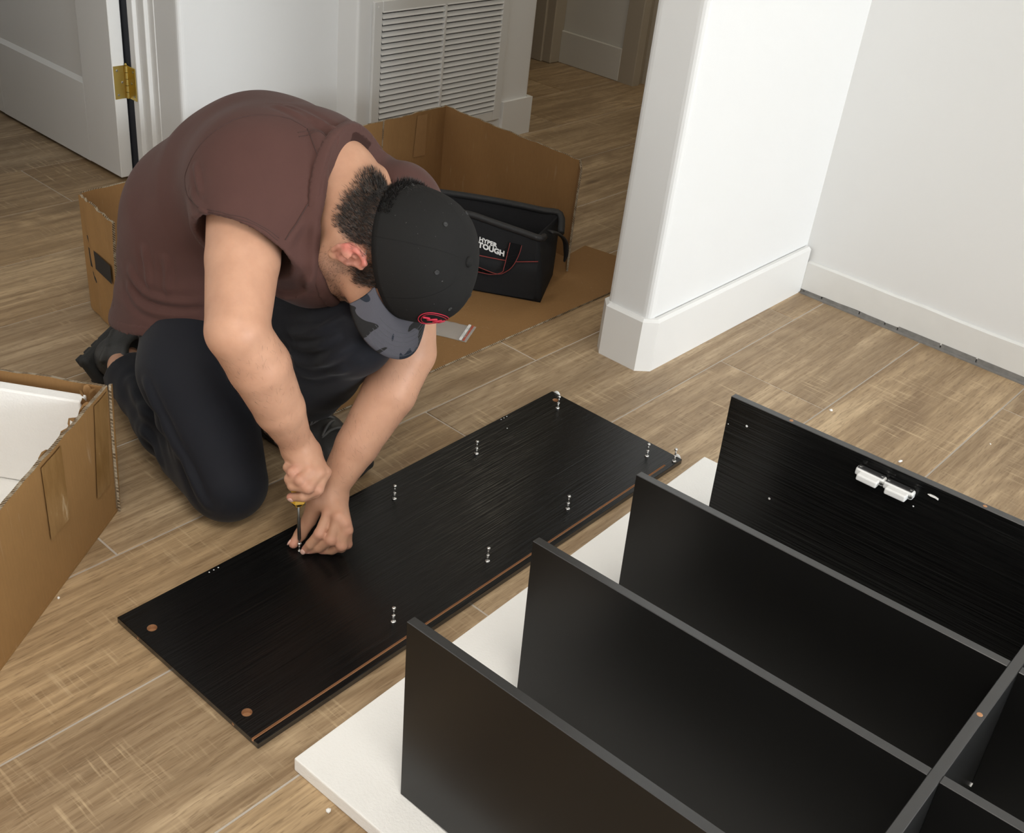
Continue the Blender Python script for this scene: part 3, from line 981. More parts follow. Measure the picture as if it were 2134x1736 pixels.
bm = bmesh.new(); add_box(bm, (0.046, -0.041, 0.002), (0.0525, 0.041, 0.0055), 0.001); obj('seal_strip', bm, M_white_pl, zb)['label'] = 'white zip seal'
M_red = simple('red_seal', (0.42, 0.075, 0.04), 0.4, var=0.05)
bm = bmesh.new(); add_box(bm, (0.0545, -0.041, 0.002), (0.0595, 0.041, 0.0045), 0.001); obj('seal_strip', bm, M_red, zb)['label'] = 'red stripe'
for k, (x, y, a) in enumerate(((-0.045, 0.012, 0.4), (-0.050, -0.012, 1.1), (-0.030, -0.004, 2.2))):
    bm = bmesh.new()
    add_tube(bm, [(-0.011, 0, 0), (0.009, 0, 0)], [0.0015, 0.0017], 8)
    add_tube(bm, [(0.009, 0, 0), (0.0095, 0, 0), (0.012, 0, 0)], [0.0016, 0.0035, 0.0032], 10)
    o = obj('screw', bm, M_steel, None, True)
    o.location = (-1.605 + x * math.cos(.47) - y * math.sin(.47), 1.735 + x * math.sin(.47) + y * math.cos(.47), 0.0092)
    o.rotation_euler = (0, 0.05, a)
    tag(o, ('small steel screw in the zip bag, topmost in the photo', 'small steel screw in the zip bag, nearest the brim of the cap', 'small steel screw in the zip bag, nearest its red and white seal')[k], 'screw', 'screws in the zip bag')

# ------------------------------------------------------------------ tool bag
bag = frame_obj('tool_bag', (-1.559, 2.032, 0.0058), (-0.866, -0.5, 0), (-0.5, 0.866, 0))
if bag.matrix_world.to_3x3().col[2].z < 0:
    _mw = Matrix(((-0.866, -0.5, 0), (-0.5, 0.866, 0), (0, 0, 1))).transposed().to_4x4(); _mw.translation = Vector((-1.559, 2.032, 0.0058)); bag.matrix_world = _mw
tag(bag, 'black open-mouthed tool bag with red piping standing in the cut-open box', 'tool bag')
M_bag = simple('black_canvas', (0.0095, 0.0098, 0.011), 0.78, var=0.15, nscale=60, bump=0.35, bscale=900, spec=0.3, bdist=0.001)
M_bagin = simple('bag_lining', (0.004, 0.004, 0.0055), 0.9, var=0.1)
M_rim = simple('bag_rim_binding', (0.012, 0.012, 0.013), 0.6, var=0.1, bump=0.3, bscale=500)
M_pipe = simple('red_piping', (0.24, 0.035, 0.030), 0.6, var=0.1)
LB, DB = 0.37, 0.185
def bag_front(l, z):           # slope of the front face: leans back with height, sags in the middle
    return 0.003 + 0.006 * (z / 0.2) ** 2 - 0.006 * math.sin(math.pi * l / LB) * math.sin(math.pi * min(1, z / 0.2))
def front_top(l): return 0.172 + 0.030 * min(1.0, l / 0.20)
def back_top(l): return 0.174 + 0.006 * math.sin(math.pi * l / LB)
bm = bmesh.new()
NZ, NL, ND = 12, 24, 10
def ring_pts(t):
    """closed loop around the bag at height fraction t"""
    out = []
    for i in range(NL + 1):                         # front, right to left
        l = LB * i / NL; z = front_top(l) * t; l = l + 0.022 * t * (1 - i / NL)
        out.append(Vector((l, bag_front(l, z) * 1.0, z)))
    for i in range(1, ND):                          # left end
        s = i / ND; l = LB; z = (front_top(LB) * (1 - s) + back_top(LB) * s) * t
        out.append(Vector((l + 0.012 * math.sin(math.pi * t) * math.sin(math.pi * s) - 0.03 * t * math.sin(math.pi * s), bag_front(l, z) * (1 - s) + (DB - 0.02 * t) * s, z - 0.03 * t * t * math.sin(math.pi * s))))
    for i in range(NL + 1):                         # back, left to right
        l = LB * (1 - i / NL); z = back_top(l) * t
        out.append(Vector((l, DB - 0.015 * t + 0.01 * math.sin(math.pi * t), z)))
    for i in range(1, ND):                          # right end: tucked in under the mouth
        s = i / ND; l = 0; z = (back_top(0) * (1 - s) + front_top(0) * s) * t
        out.append(Vector((l + 0.022 * t * s - 0.012 * math.sin(math.pi * t) * math.sin(math.pi * s) + 0.030 * t ** 3 * math.sin(math.pi * s), (DB - 0.015 * t) * (1 - s) + bag_front(l, z) * s, z - 0.035 * t * t * math.sin(math.pi * s))))
    return out
rr = random.Random(9)
rings = []
for j in range(NZ + 1):
    t = j / NZ
    pts = ring_pts(t)
    rings.append([bm.verts.new(p + Vector((0, rr.uniform(-.0012, .0012) * (0 < t < 1), 0))) for p in pts])
n = len(rings[0])
for r, s in zip(rings, rings[1:]):
    for k in range(n):
        bm.faces.new((r[k], r[(k + 1) % n], s[(k + 1) % n], s[k]))
bm.faces.new(rings[0][::-1])
# inside: lining going down into the mouth
inn = []
for dz, sh in ((0.0, 0.006), (-0.06, 0.012), (-0.13, 0.018)):
    cx = Vector((LB / 2, DB / 2, 0))
    inn.append([bm.verts.new(Vector((v.co.x + (cx.x - v.co.x) * sh * 5, v.co.y + (cx.y - v.co.y) * sh * 5, v.co.z + dz))) for v in rings[-1]])
chain = [rings[-1]] + inn
for r, s in zip(chain, chain[1:]):
    for k in range(n):
        f = bm.faces.new((r[k], r[(k + 1) % n], s[(k + 1) % n], s[k])); f.material_index = 1
f = bm.faces.new(inn[-1]); f.material_index = 1
obj('bag_body', bm, [M_bag, M_bagin], bag, True)
top = ring_pts(1.0)
fr = top[:NL + 1]
bk = top[NL + ND:2 * NL + ND + 1]
bm = bmesh.new()
add_tube(bm, catmull([fr[0] + Vector((-0.006, 0.03, -0.006))] + fr[::3] + [fr[-1] + Vector((0.006, 0.03, -0.004))], 4), 0.0085, 8)
obj('mouth_rim', bm, M_rim, bag, True)
bm = bmesh.new()
bkp = [p + Vector((0, 0.003, 0.003)) for p in bk[::3]]
add_tube(bm, catmull([bkp[0] + Vector((0.012, -0.06, -0.035))] + bkp + [bkp[-1] + Vector((-0.014, -0.05, -0.03))], 4), 0.0095, 8)
obj('mouth_rim', bm, M_rim, bag, True)
# zip tail at the right
bm = bmesh.new()
add_tube(bm, catmull([(0.006, 0.060, 0.172), (-0.012, 0.085, 0.160), (-0.030, 0.105, 0.135), (-0.036, 0.112, 0.098), (-0.034, 0.112, 0.075)], 5),
         [0.011] * 14 + [0.010, 0.009, 0.008, 0.006, 0.005, 0.004, 0.003], 8, 0, True, 0.35)
obj('zip_tail', bm, M_rim, bag, True)
# pocket: raised panel on the front with red piping, and the webbing handles
def onf(l, z, off=0.0): return Vector((l, bag_front(l, z) - off, z))
bm = bmesh.new()
rows = []
for i in range(13):
    l = 0.018 + 0.30 * i / 12
    zt = 0.103 + (0.010 * (1 - min(1, (l - 0.018) / 0.06)) if l < 0.08 else 0.0) + (0.006 * max(0, (l - 0.11) / 0.2))
    rows.append([bm.verts.new(onf(l, zt * f, 0.0035 + 0.004 * math.sin(math.pi * i / 12))) for f in (0.06, 0.35, 0.7, 1.0)] + [bm.verts.new(onf(l, zt * 1.0, -0.001))])
for r, s in zip(rows, rows[1:]):
    for k in range(4): bm.faces.new((r[k], s[k], s[k + 1], r[k + 1]))
obj('front_pocket', bm, M_bag, bag, True)
bm = bmesh.new()
add_tube(bm, [onf(0.018 + 0.30 * i / 12, 0.103 + (0.010 * (1 - min(1, (0.30 * i / 12) / 0.06)) if i < 3 else 0) + 0.006 * max(0, (0.018 + 0.3 * i / 12 - 0.11) / 0.2), 0.0055 + 0.004 * math.sin(math.pi * i / 12)) for i in range(13)], 0.0013, 6)
obj('piping', bm, M_pipe, bag, True)['label'] = 'thin red piping'
bm = bmesh.new()
outer = catmull([onf(0.094, 0.150, 0.004), onf(0.097, 0.118, 0.010), onf(0.100, 0.088, 0.016), onf(0.104, 0.074, 0.018), onf(0.130, 0.064, 0.019), onf(0.171, 0.065, 0.019), onf(0.215, 0.066, 0.019), onf(0.245, 0.072, 0.018), onf(0.258, 0.095, 0.014), onf(0.262, 0.15, 0.004)], 5)
inner = catmull([onf(0.064, 0.149, 0.004), onf(0.066, 0.130, 0.010), onf(0.076, 0.100, 0.016), onf(0.092, 0.080, 0.018), onf(0.116, 0.069, 0.019), onf(0.171, 0.080, 0.020), onf(0.225, 0.080, 0.019), onf(0.270, 0.088, 0.018), onf(0.288, 0.11, 0.014), onf(0.292, 0.15, 0.004)], 5)
vo = [bm.verts.new(p) for p in outer]; vi = [bm.verts.new(p + Vector((0, -0.002, 0))) for p in inner]
for k in range(len(vo) - 1):
    bm.faces.new((vo[k], vo[k + 1], vi[k + 1], vi[k]))
bmesh.ops.solidify(bm, geom=bm.faces[:], thickness=0.0022)
hd = obj('webbing_handle', bm, M_bag, bag, True)
bm = bmesh.new()
add_tube(bm, [p + Vector((0, -0.0012, 0)) for p in outer], 0.0009, 6)
add_tube(bm, [p + Vector((0, -0.0032, 0)) for p in inner], 0.0009, 6)
obj('piping', bm, M_pipe, hd, True)['label'] = 'thin red piping'
# printed wording
M_print = simple('white_print', (0.78, 0.78, 0.77), 0.6, var=0.02)
def text_mesh(body, size, sx, mat, parent, mtx, bold=0.0, name='lettering'):
    cu = bpy.data.curves.new('lettering', 'FONT')
    cu.body = body; cu.size = size; cu.extrude = 0.0003; cu.offset = bold
    cu.resolution_u = 3
    to = bpy.data.objects.new('lettering', cu)
    COL.objects.link(to)
    dg = bpy.context.evaluated_depsgraph_get()
    me = bpy.data.meshes.new_from_object(to.evaluated_get(dg))
    bpy.data.objects.remove(to)
    for v in me.vertices: v.co.x *= sx
    me.transform(mtx)
    return link(name, me, mat, parent)
def bag_text(body, size, sx, l0, z0, slope, bold):
    # x of the text runs towards -l, up is z, on the front face (facing -y)
    ex = Vector((-1, 0, -slope)).normalized(); ez = Vector((0.12 * 0, 0.16, 1)).normalized()
    en = ex.cross(ez)
    mt = Matrix((ex, ez, en)).transposed().to_4x4()
    mt.translation = onf(l0, z0, 0.0) + Vector((0, -0.0045, 0))
    o = text_mesh(body, size, sx, M_print, bag, mt, bold)
    for v in o.data.vertices:
        v.co.y = bag_front(v.co.x, v.co.z) - 0.0022 - (0.0004 if v.index % 2 else 0)
    o['label'] = 'white printed lettering'
bag_text('HYPER', 0.0152, 1.06, 0.1735, 0.1398, 0.20, 0.0006)
bag_text('TOUGH', 0.0190, 1.03, 0.1740, 0.1242, 0.20, 0.0009)
bag_text('TM', 0.006, 1.1, 0.0990, 0.1185, 0.20, 0.0001)
# tool in the bag
bm = bmesh.new()
add_box(bm, (0.262, 0.055, 0.05), (0.305, 0.088, 0.205), 0.006, seg=2)
th = obj('tool_pouch', bm, simple('tan_leather', (0.32, 0.16, 0.075), 0.5, var=0.15, nscale=60), None, True)
th.matrix_world = bag.matrix_world @ Matrix.Rotation(0.12, 4, 'Y')
tag(th, 'tan leather tool pouch sticking up inside the black tool bag', 'pouch')

# ------------------------------------------------------------------ implicit-surface modelling (for the man's body and clothes)
class Field:
    """signed-distance grid built from blended primitives, meshed with surface nets"""
    def __init__(self, lo, hi, h):
        self.lo = np.array(lo, np.float32); self.h = h
        self.n = np.ceil((np.array(hi) - np.array(lo)) / h).astype(int) + 1
        self.a = np.full(self.n, 0.08, np.float32)
    def box(self, lo, hi, pad):
        i0 = np.clip(np.floor((np.array(lo) - pad - self.lo) / self.h).astype(int), 0, self.n - 1)
        i1 = np.clip(np.ceil((np.array(hi) + pad - self.lo) / self.h).astype(int) + 1, 1, self.n)
        i1 = np.maximum(i1, i0 + 1)
        sl = tuple(slice(a, b) for a, b in zip(i0, i1))
        ax = [self.lo[k] + self.h * np.arange(i0[k], i1[k], dtype=np.float32) for k in range(3)]
        return sl, ax[0][:, None, None], ax[1][None, :, None], ax[2][None, None, :]
    def put(self, sl, d, k, op):
        a = self.a[sl]
        if op == 'add':
            if k <= 0: np.minimum(a, d, out=a)
            else:
                hh = np.clip(0.5 + 0.5 * (a - d) / k, 0, 1)
                a[...] = a * (1 - hh) + d * hh - k * hh * (1 - hh)
        elif op == 'sub':
            if k <= 0: np.maximum(a, -d, out=a)
            else:
                hh = np.clip(0.5 - 0.5 * (a + d) / k, 0, 1)
                a[...] = a * (1 - hh) - d * hh + k * hh * (1 - hh)
    def cone(self, p, q, r0, r1, k=0.01, op='add'):
        """round cone between two joints"""
        p = np.array(p, np.float32); q = np.array(q, np.float32); m = max(r0, r1)
        sl, X, Y, Z = self.box(np.minimum(p, q), np.maximum(p, q), m + k + 3 * self.h + 0.012)
        d = q - p; L2 = float(d @ d) + 1e-12
        t = np.clip(((X - p[0]) * d[0] + (Y - p[1]) * d[1] + (Z - p[2]) * d[2]) / L2, 0, 1)
        e = np.sqrt((X - p[0] - t * d[0]) ** 2 + (Y - p[1] - t * d[1]) ** 2 + (Z - p[2] - t * d[2]) ** 2) - (r0 + (r1 - r0) * t)
        self.put(sl, e, k, op)
    def chain(self, pts, rad, k=0.006, kin=None, op='add'):
        for i in range(len(pts) - 1):
            self.cone(pts[i], pts[i + 1], rad[i], rad[i + 1], k, op)
    def ell(self, c, B, r, k=0.01, op='add'):
        """ellipsoid with axis rows B and radii r"""
        c = np.array(c, np.float32); B = np.array(B, np.float32); r = np.array(r, np.float32)
        ext = np.sqrt(((B * r[:, None]) ** 2).sum(0))
        sl, X, Y, Z = self.box(c - ext, c + ext, k + 3 * self.h + 0.012)
        P = [(X - c[0]) * B[i, 0] + (Y - c[1]) * B[i, 1] + (Z - c[2]) * B[i, 2] for i in range(3)]
        k0 = np.sqrt(sum((P[i] / r[i]) ** 2 for i in range(3))) + 1e-6
        k1 = np.sqrt(sum((P[i] / r[i] ** 2) ** 2 for i in range(3))) + 1e-6
        self.put(sl, k0 * (k0 - 1) / k1, k, op)
    def bx(self, c, B, r, rnd, k=0.005, op='add'):
        """rounded box"""
        c = np.array(c, np.float32); B = np.array(B, np.float32); r = np.array(r, np.float32)
        ext = np.abs(B * r[:, None]).sum(0) + rnd
        sl, X, Y, Z = self.box(c - ext, c + ext, k + 3 * self.h + 0.01)
        Q = [np.abs((X - c[0]) * B[i, 0] + (Y - c[1]) * B[i, 1] + (Z - c[2]) * B[i, 2]) - (r[i] - rnd) for i in range(3)]
        d = np.sqrt(sum(np.maximum(q, 0) ** 2 for q in Q)) + np.minimum(np.maximum(np.maximum(Q[0], Q[1]), Q[2]), 0) - rnd
        self.put(sl, d, k, op)
    def plane_cut(self, p, nrm):
        """remove everything on the side the normal points to"""
        p = np.array(p, np.float32); nrm = np.array(nrm, np.float32); nrm = nrm / np.linalg.norm(nrm)
        sl, X, Y, Z = self.box(self.lo, self.lo + self.h * self.n, 0)
        d = (X - p[0]) * nrm[0] + (Y - p[1]) * nrm[1] + (Z - p[2]) * nrm[2]
        np.maximum(self.a[sl], d, out=self.a[sl])
    def mesh(self, smooth=1):
        a = self.a
        s = a < 0
        # cells with a sign change
        c = s[:-1, :-1, :-1].astype(np.int8)
        tot = np.zeros(np.array(a.shape) - 1, np.int8)
        for dx in (0, 1):
            for dy in (0, 1):
                for dz in (0, 1):
                    tot += s[dx:dx + tot.shape[0], dy:dy + tot.shape[1], dz:dz + tot.shape[2]]
        act = (tot > 0) & (tot < 8)
        idx = np.argwhere(act)
        vid = np.full(act.shape, -1, np.int32)
        vid[act] = np.arange(len(idx))
        acc = np.zeros((len(idx), 3)); cnt = np.zeros(len(idx))
        corners = [(x, y, z) for x in (0, 1) for y in (0, 1) for z in (0, 1)]
        for c0 in corners:
            for ax in range(3):
                if c0[ax]: continue
                c1 = list(c0); c1[ax] = 1
                v0 = a[idx[:, 0] + c0[0], idx[:, 1] + c0[1], idx[:, 2] + c0[2]]
                v1 = a[idx[:, 0] + c1[0], idx[:, 1] + c1[1], idx[:, 2] + c1[2]]
                m = (v0 < 0) != (v1 < 0)
                t = np.where(m, v0 / np.where(m, v0 - v1, 1), 0)
                pos = np.tile(np.array(c0, float), (len(idx), 1)); pos[:, ax] += t
                acc[m] += pos[m]; cnt[m] += 1
        V = (idx + acc / cnt[:, None]) * self.h + self.lo
        F = []
        for ax in range(3):
            b, c_ = [(1, 2), (2, 0), (0, 1)][ax]
            sl0 = [slice(None)] * 3; sl1 = [slice(None)] * 3
            sl0[ax] = slice(0, -1); sl1[ax] = slice(1, None)
            e0 = s[tuple(sl0)]; e1 = s[tuple(sl1)]
            ch = np.argwhere(e0 != e1)
            ok = (ch[:, b] > 0) & (ch[:, c_] > 0) & (ch[:, b] < a.shape[b] - 1) & (ch[:, c_] < a.shape[c_] - 1)
            ch = ch[ok]
            ins = e0[ch[:, 0], ch[:, 1], ch[:, 2]]
            def g(db, dc):
                q = ch.copy(); q[:, b] -= db; q[:, c_] -= dc
                return vid[q[:, 0], q[:, 1], q[:, 2]]
            f = np.stack([g(1, 1), g(0, 1), g(0, 0), g(1, 0)], 1)
            f[~ins] = f[~ins][:, ::-1]
            F.append(f)
        F = np.concatenate(F)
        for _ in range(smooth):
            S = np.zeros_like(V); n = np.zeros(len(V))
            for i in range(4):
                u, w = F[:, i], F[:, (i + 1) % 4]
                for k in range(3):
                    S[:, k] += np.bincount(u, V[w, k], len(V)) + np.bincount(w, V[u, k], len(V))
                n += np.bincount(u, minlength=len(V)) + np.bincount(w, minlength=len(V))
            V = V * 0.5 + 0.5 * S / np.maximum(n, 1)[:, None]
        return V, F

def np_mesh(name, V, F, mats, parent=None, smooth=True):
    me = bpy.data.meshes.new(name)
    me.vertices.add(len(V)); me.vertices.foreach_set('co', np.asarray(V, np.float32).ravel())
    me.loops.add(len(F) * 4); me.loops.foreach_set('vertex_index', np.asarray(F, np.int32).ravel())
    me.polygons.add(len(F)); me.polygons.foreach_set('loop_start', np.arange(0, len(F) * 4, 4, dtype=np.int32))
    me.polygons.foreach_set('loop_total', np.full(len(F), 4, np.int32))
    me.update(calc_edges=True)
    return link(name, me, mats, parent, smooth)

def wob(V, scale, seed):
    """cheap smooth pseudo-noise for vertex arrays"""
    r = np.random.RandomState(seed)
    o = np.zeros(len(V))
    for i in range(7):
        d = r.normal(size=3); d /= np.linalg.norm(d)
        o += np.sin((V @ d) * scale * r.uniform(0.6, 1.7) + r.uniform(0, 6.28)) / 7
    return o

# ------------------------------------------------------------------ the man: skeleton
I3 = np.eye(3)
HEAD_O = np.array([-1.1453, 1.1043, 0.5454])
HB = np.array([[0.1391, 0.0048, -0.9903], [0.2457, -0.9689, 0.0298], [0.9593, 0.2475, 0.1359]])   # rows: face-forward, right, crown
HB = HB / np.linalg.norm(HB, axis=1)[:, None]
def hd_(f, s, u): return HEAD_O + np.array([f, s, u]) @ HB
SK = dict(
    r_sh=(-1.385, 1.015, 0.600), l_sh=(-1.275, 1.235, 0.540), r_el=(-1.215, 0.862, 0.450), l_el=(-1.165, 1.175, 0.330),
    c7=(-1.275, 1.120, 0.640), r_hip=(-1.63, 1.01, 0.35), l_hip=(-1.57, 1.18, 0.35),
    r_kn=(-1.345, 0.925, 0.072), r_an=(-1.772, 0.992, 0.090), l_kn=(-1.205, 1.085, 0.375), l_an=(-1.44, 1.15, 0.10))
SK = {k: np.array(v) for k, v in SK.items()}
HANDS = {
'r_wrist': [(-1.1976, 0.9588, 0.2197)],
'r_mc0': [(-1.1850, 0.9705, 0.2089), (-1.1850, 0.9626, 0.2123), (-1.1893, 0.9561, 0.2129), (-1.1957, 0.9514, 0.2106)],
'r_index': [(-1.1482, 0.9769, 0.1778), (-1.1352, 0.9522, 0.1625), (-1.1477, 0.9326, 0.1502), (-1.1707, 0.9253, 0.1396)],
'r_middle': [(-1.1473, 0.9629, 0.1847), (-1.1391, 0.9354, 0.1721), (-1.1648, 0.9247, 0.1666), (-1.1879, 0.9361, 0.1571)],
'r_ring': [(-1.1534, 0.9499, 0.1901), (-1.1515, 0.9297, 0.1822), (-1.1751, 0.9260, 0.1737), (-1.1932, 0.9433, 0.1655)],
'r_pinky': [(-1.1683, 0.9412, 0.1916), (-1.1697, 0.9286, 0.1889), (-1.1887, 0.9329, 0.1862), (-1.2015, 0.9489, 0.1798)],
'r_thumb': [(-1.1871, 0.9774, 0.2000), (-1.1658, 0.9877, 0.1633), (-1.1638, 0.9690, 0.1326), (-1.1729, 0.9490, 0.1250)],
'l_wrist': [(-1.1734, 1.0138, 0.1120)],
'l_mc0': [(-1.1721, 0.9980, 0.1080), (-1.1670, 1.0042, 0.1100), (-1.1648, 1.0131, 0.1060), (-1.1651, 1.0231, 0.0980)],
'l_index': [(-1.1463, 0.9862, 0.0920), (-1.1392, 0.9609, 0.0640), (-1.1520, 0.9520, 0.0380), (-1.1621, 0.9489, 0.0208)],
'l_middle': [(-1.1259, 0.9898, 0.0920), (-1.1205, 0.9703, 0.0570), (-1.1422, 0.9628, 0.0310), (-1.1576, 0.9557, 0.0200)],
'l_ring': [(-1.1149, 0.9943, 0.0840), (-1.1075, 0.9827, 0.0460), (-1.1277, 0.9792, 0.0260), (-1.1439, 0.9696, 0.0200)],
'l_pinky': [(-1.1083, 0.9954, 0.0720), (-1.1096, 0.9975, 0.0400), (-1.1218, 0.9956, 0.0240), (-1.1326, 0.9867, 0.0200)],
'l_thumb': [(-1.1781, 0.9884, 0.0980), (-1.1850, 0.9757, 0.0580), (-1.1890, 0.9600, 0.0320), (-1.1886, 0.9450, 0.0200)],
}
HANDS = {k: [np.array(p) for p in v] for k, v in HANDS.items()}
def lerp(a, b, t): return np.array(a) * (1 - t) + np.array(b) * t


NECK_N = np.array((0.914, 0.3814, 0.1384)); NECK_N = NECK_N / np.linalg.norm(NECK_N)
_A, _CC = np.array((-1.2155, 1.0173, 0.5568)), np.array((-1.2652, 1.1454, 0.5322))
NECK_E2 = (_CC - _A) / np.linalg.norm(_CC - _A)
NECK_P = _A + NECK_E2 * 0.088
NECK_B = np.array([NECK_N, np.cross(NECK_N, NECK_E2), NECK_E2])
SHIRT_RIDGES = []
SHIRT_SEAMS = []
SHIRT_GROOVES = []
HEM_Z = 0.268
def build_shirt(mode='shirt'):
    """mode: shirt, collar (rib round the neck), cuff (bands at the sleeve hems)"""
    f = Field((-1.90, 0.78, 0.16), (-1.02, 1.46, 0.80), 0.0036)
    S = SK
    g = {'shirt': 0.0, 'collar': 0.0030, 'cuff': 0.0013, 'hem': 0.0013}[mode]
    def torso():
        f.cone((-1.592, 1.074, 0.235), (-1.588, 1.092, 0.43), 0.183 + g, 0.157 + g, 0.03)
        f.cone((-1.588, 1.095, 0.43), (-1.47, 1.115, 0.555), 0.156 + g, 0.132 + g, 0.06)
        f.cone((-1.47, 1.115, 0.555), (-1.37, 1.12, 0.588), 0.132 + g, 0.108 + g, 0.05)
        f.cone(S['r_sh'] + np.array((0.03, 0.03, -0.01)), S['l_sh'] + np.array((-0.02, -0.03, 0)), 0.085 + g, 0.085 + g, 0.06)
        f.cone((-1.50, 1.07, 0.535), S['r_sh'] + np.array((0.01, 0.02, 0.0)), 0.115 + g, 0.084 + g, 0.06)
        f.cone((-1.40, 1.10, 0.588), S['c7'] + np.array((0.0, 0.0, -0.03)), 0.09 + g, 0.080 + g, 0.05)
        f.ell(NECK_P - NECK_N * 0.035, NECK_B, (0.10, 0.121 + g, 0.096 + g), 0.04)
        f.cone((-1.37, 1.10, 0.52), (-1.315, 1.085, 0.485), 0.105 + g, 0.088 + g, 0.05)      # chest cloth hanging below the throat
    if mode != 'cuff': torso()
    hem = lerp(S['r_sh'], S['r_el'], 0.50)
    hl = lerp(S['l_sh'], S['l_el'], 0.5)
    if mode in ('shirt', 'collar'):
        f.plane_cut(NECK_P, NECK_N)
        nn = NECK_N / np.linalg.norm(NECK_N)
        if mode == 'collar':
            f.plane_cut(NECK_P - nn * 0.016, -nn)
    if mode == 'shirt':
        f.cone(S['r_sh'], hem, 0.086, 0.081, 0.06)
        f.cone(S['l_sh'], hl, 0.078, 0.075, 0.03)
    if mode == 'cuff':
        f.cone(S['r_sh'], hem, 0.084 + g, 0.080 + g, 0.0)
        f.cone(S['l_sh'], hl, 0.078 + g, 0.075 + g, 0.0)
    if mode in ('shirt', 'collar'):
        f.ell(NECK_P + NECK_N * 0.01, NECK_B, (0.060, 0.112, 0.087), 0.002, 'sub')
    if mode == 'hem':
        f.plane_cut((-1.60, 0, HEM_Z + 0.022), (-0.26, 0, 1))
    if mode in ('shirt', 'hem'):
        f.plane_cut((-1.60, 0, HEM_Z), (0.26, 0.0, -1))
        f.cone((-1.592, 1.074, 0.10), (-1.591, 1.076, 0.255), 0.176, 0.174, 0.0, 'sub')
    # open sleeve ends
    for a, b, r in ((S['r_sh'], S['r_el'], 0.074), (S['l_sh'], S['l_el'], 0.069)):
        d = (b - a) / np.linalg.norm(b - a)
        tilt = -0.42 * np.array((0.739, 0.665, 0.103)) if r > 0.07 else np.zeros(3)
        n = d + tilt; n = n / np.linalg.norm(n)
        p = lerp(a, b, 0.475)
        if mode in ('shirt', 'cuff'):
            # cut the sleeve off square: local removal by a wide disc-capped cylinder
            sl, X, Y, Z = f.box(p - 0.12, p + 0.14, 0)
            dp = (X - p[0]) * n[0] + (Y - p[1]) * n[1] + (Z - p[2]) * n[2]
            al = (X - p[0]) * d[0] + (Y - p[1]) * d[1] + (Z - p[2]) * d[2]
            rad = np.sqrt(np.maximum((X - p[0]) ** 2 + (Y - p[1]) ** 2 + (Z - p[2]) ** 2 - al ** 2, 0))
            cyl = np.maximum(-dp, rad - 0.105)
            np.maximum(f.a[sl], -cyl, out=f.a[sl])
            f.cone(p - d * 0.02, p + d * 0.09, r, r, 0.0, 'sub')
            if mode == 'cuff':
                band = np.maximum(-(dp + 0.022), rad - 0.2)
                f.a[sl] = np.maximum(f.a[sl], band)
    if mode == 'cuff':
        for a, b in ((S['r_sh'], S['r_el']), (S['l_sh'], S['l_el'])):
            p = lerp(a, b, 0.475); d = (b - a) / np.linalg.norm(b - a)
            q = a - d * 0.3
            f.cone(q, p - d * 0.105, 0.105, 0.105, 0.0, 'sub')
    return f

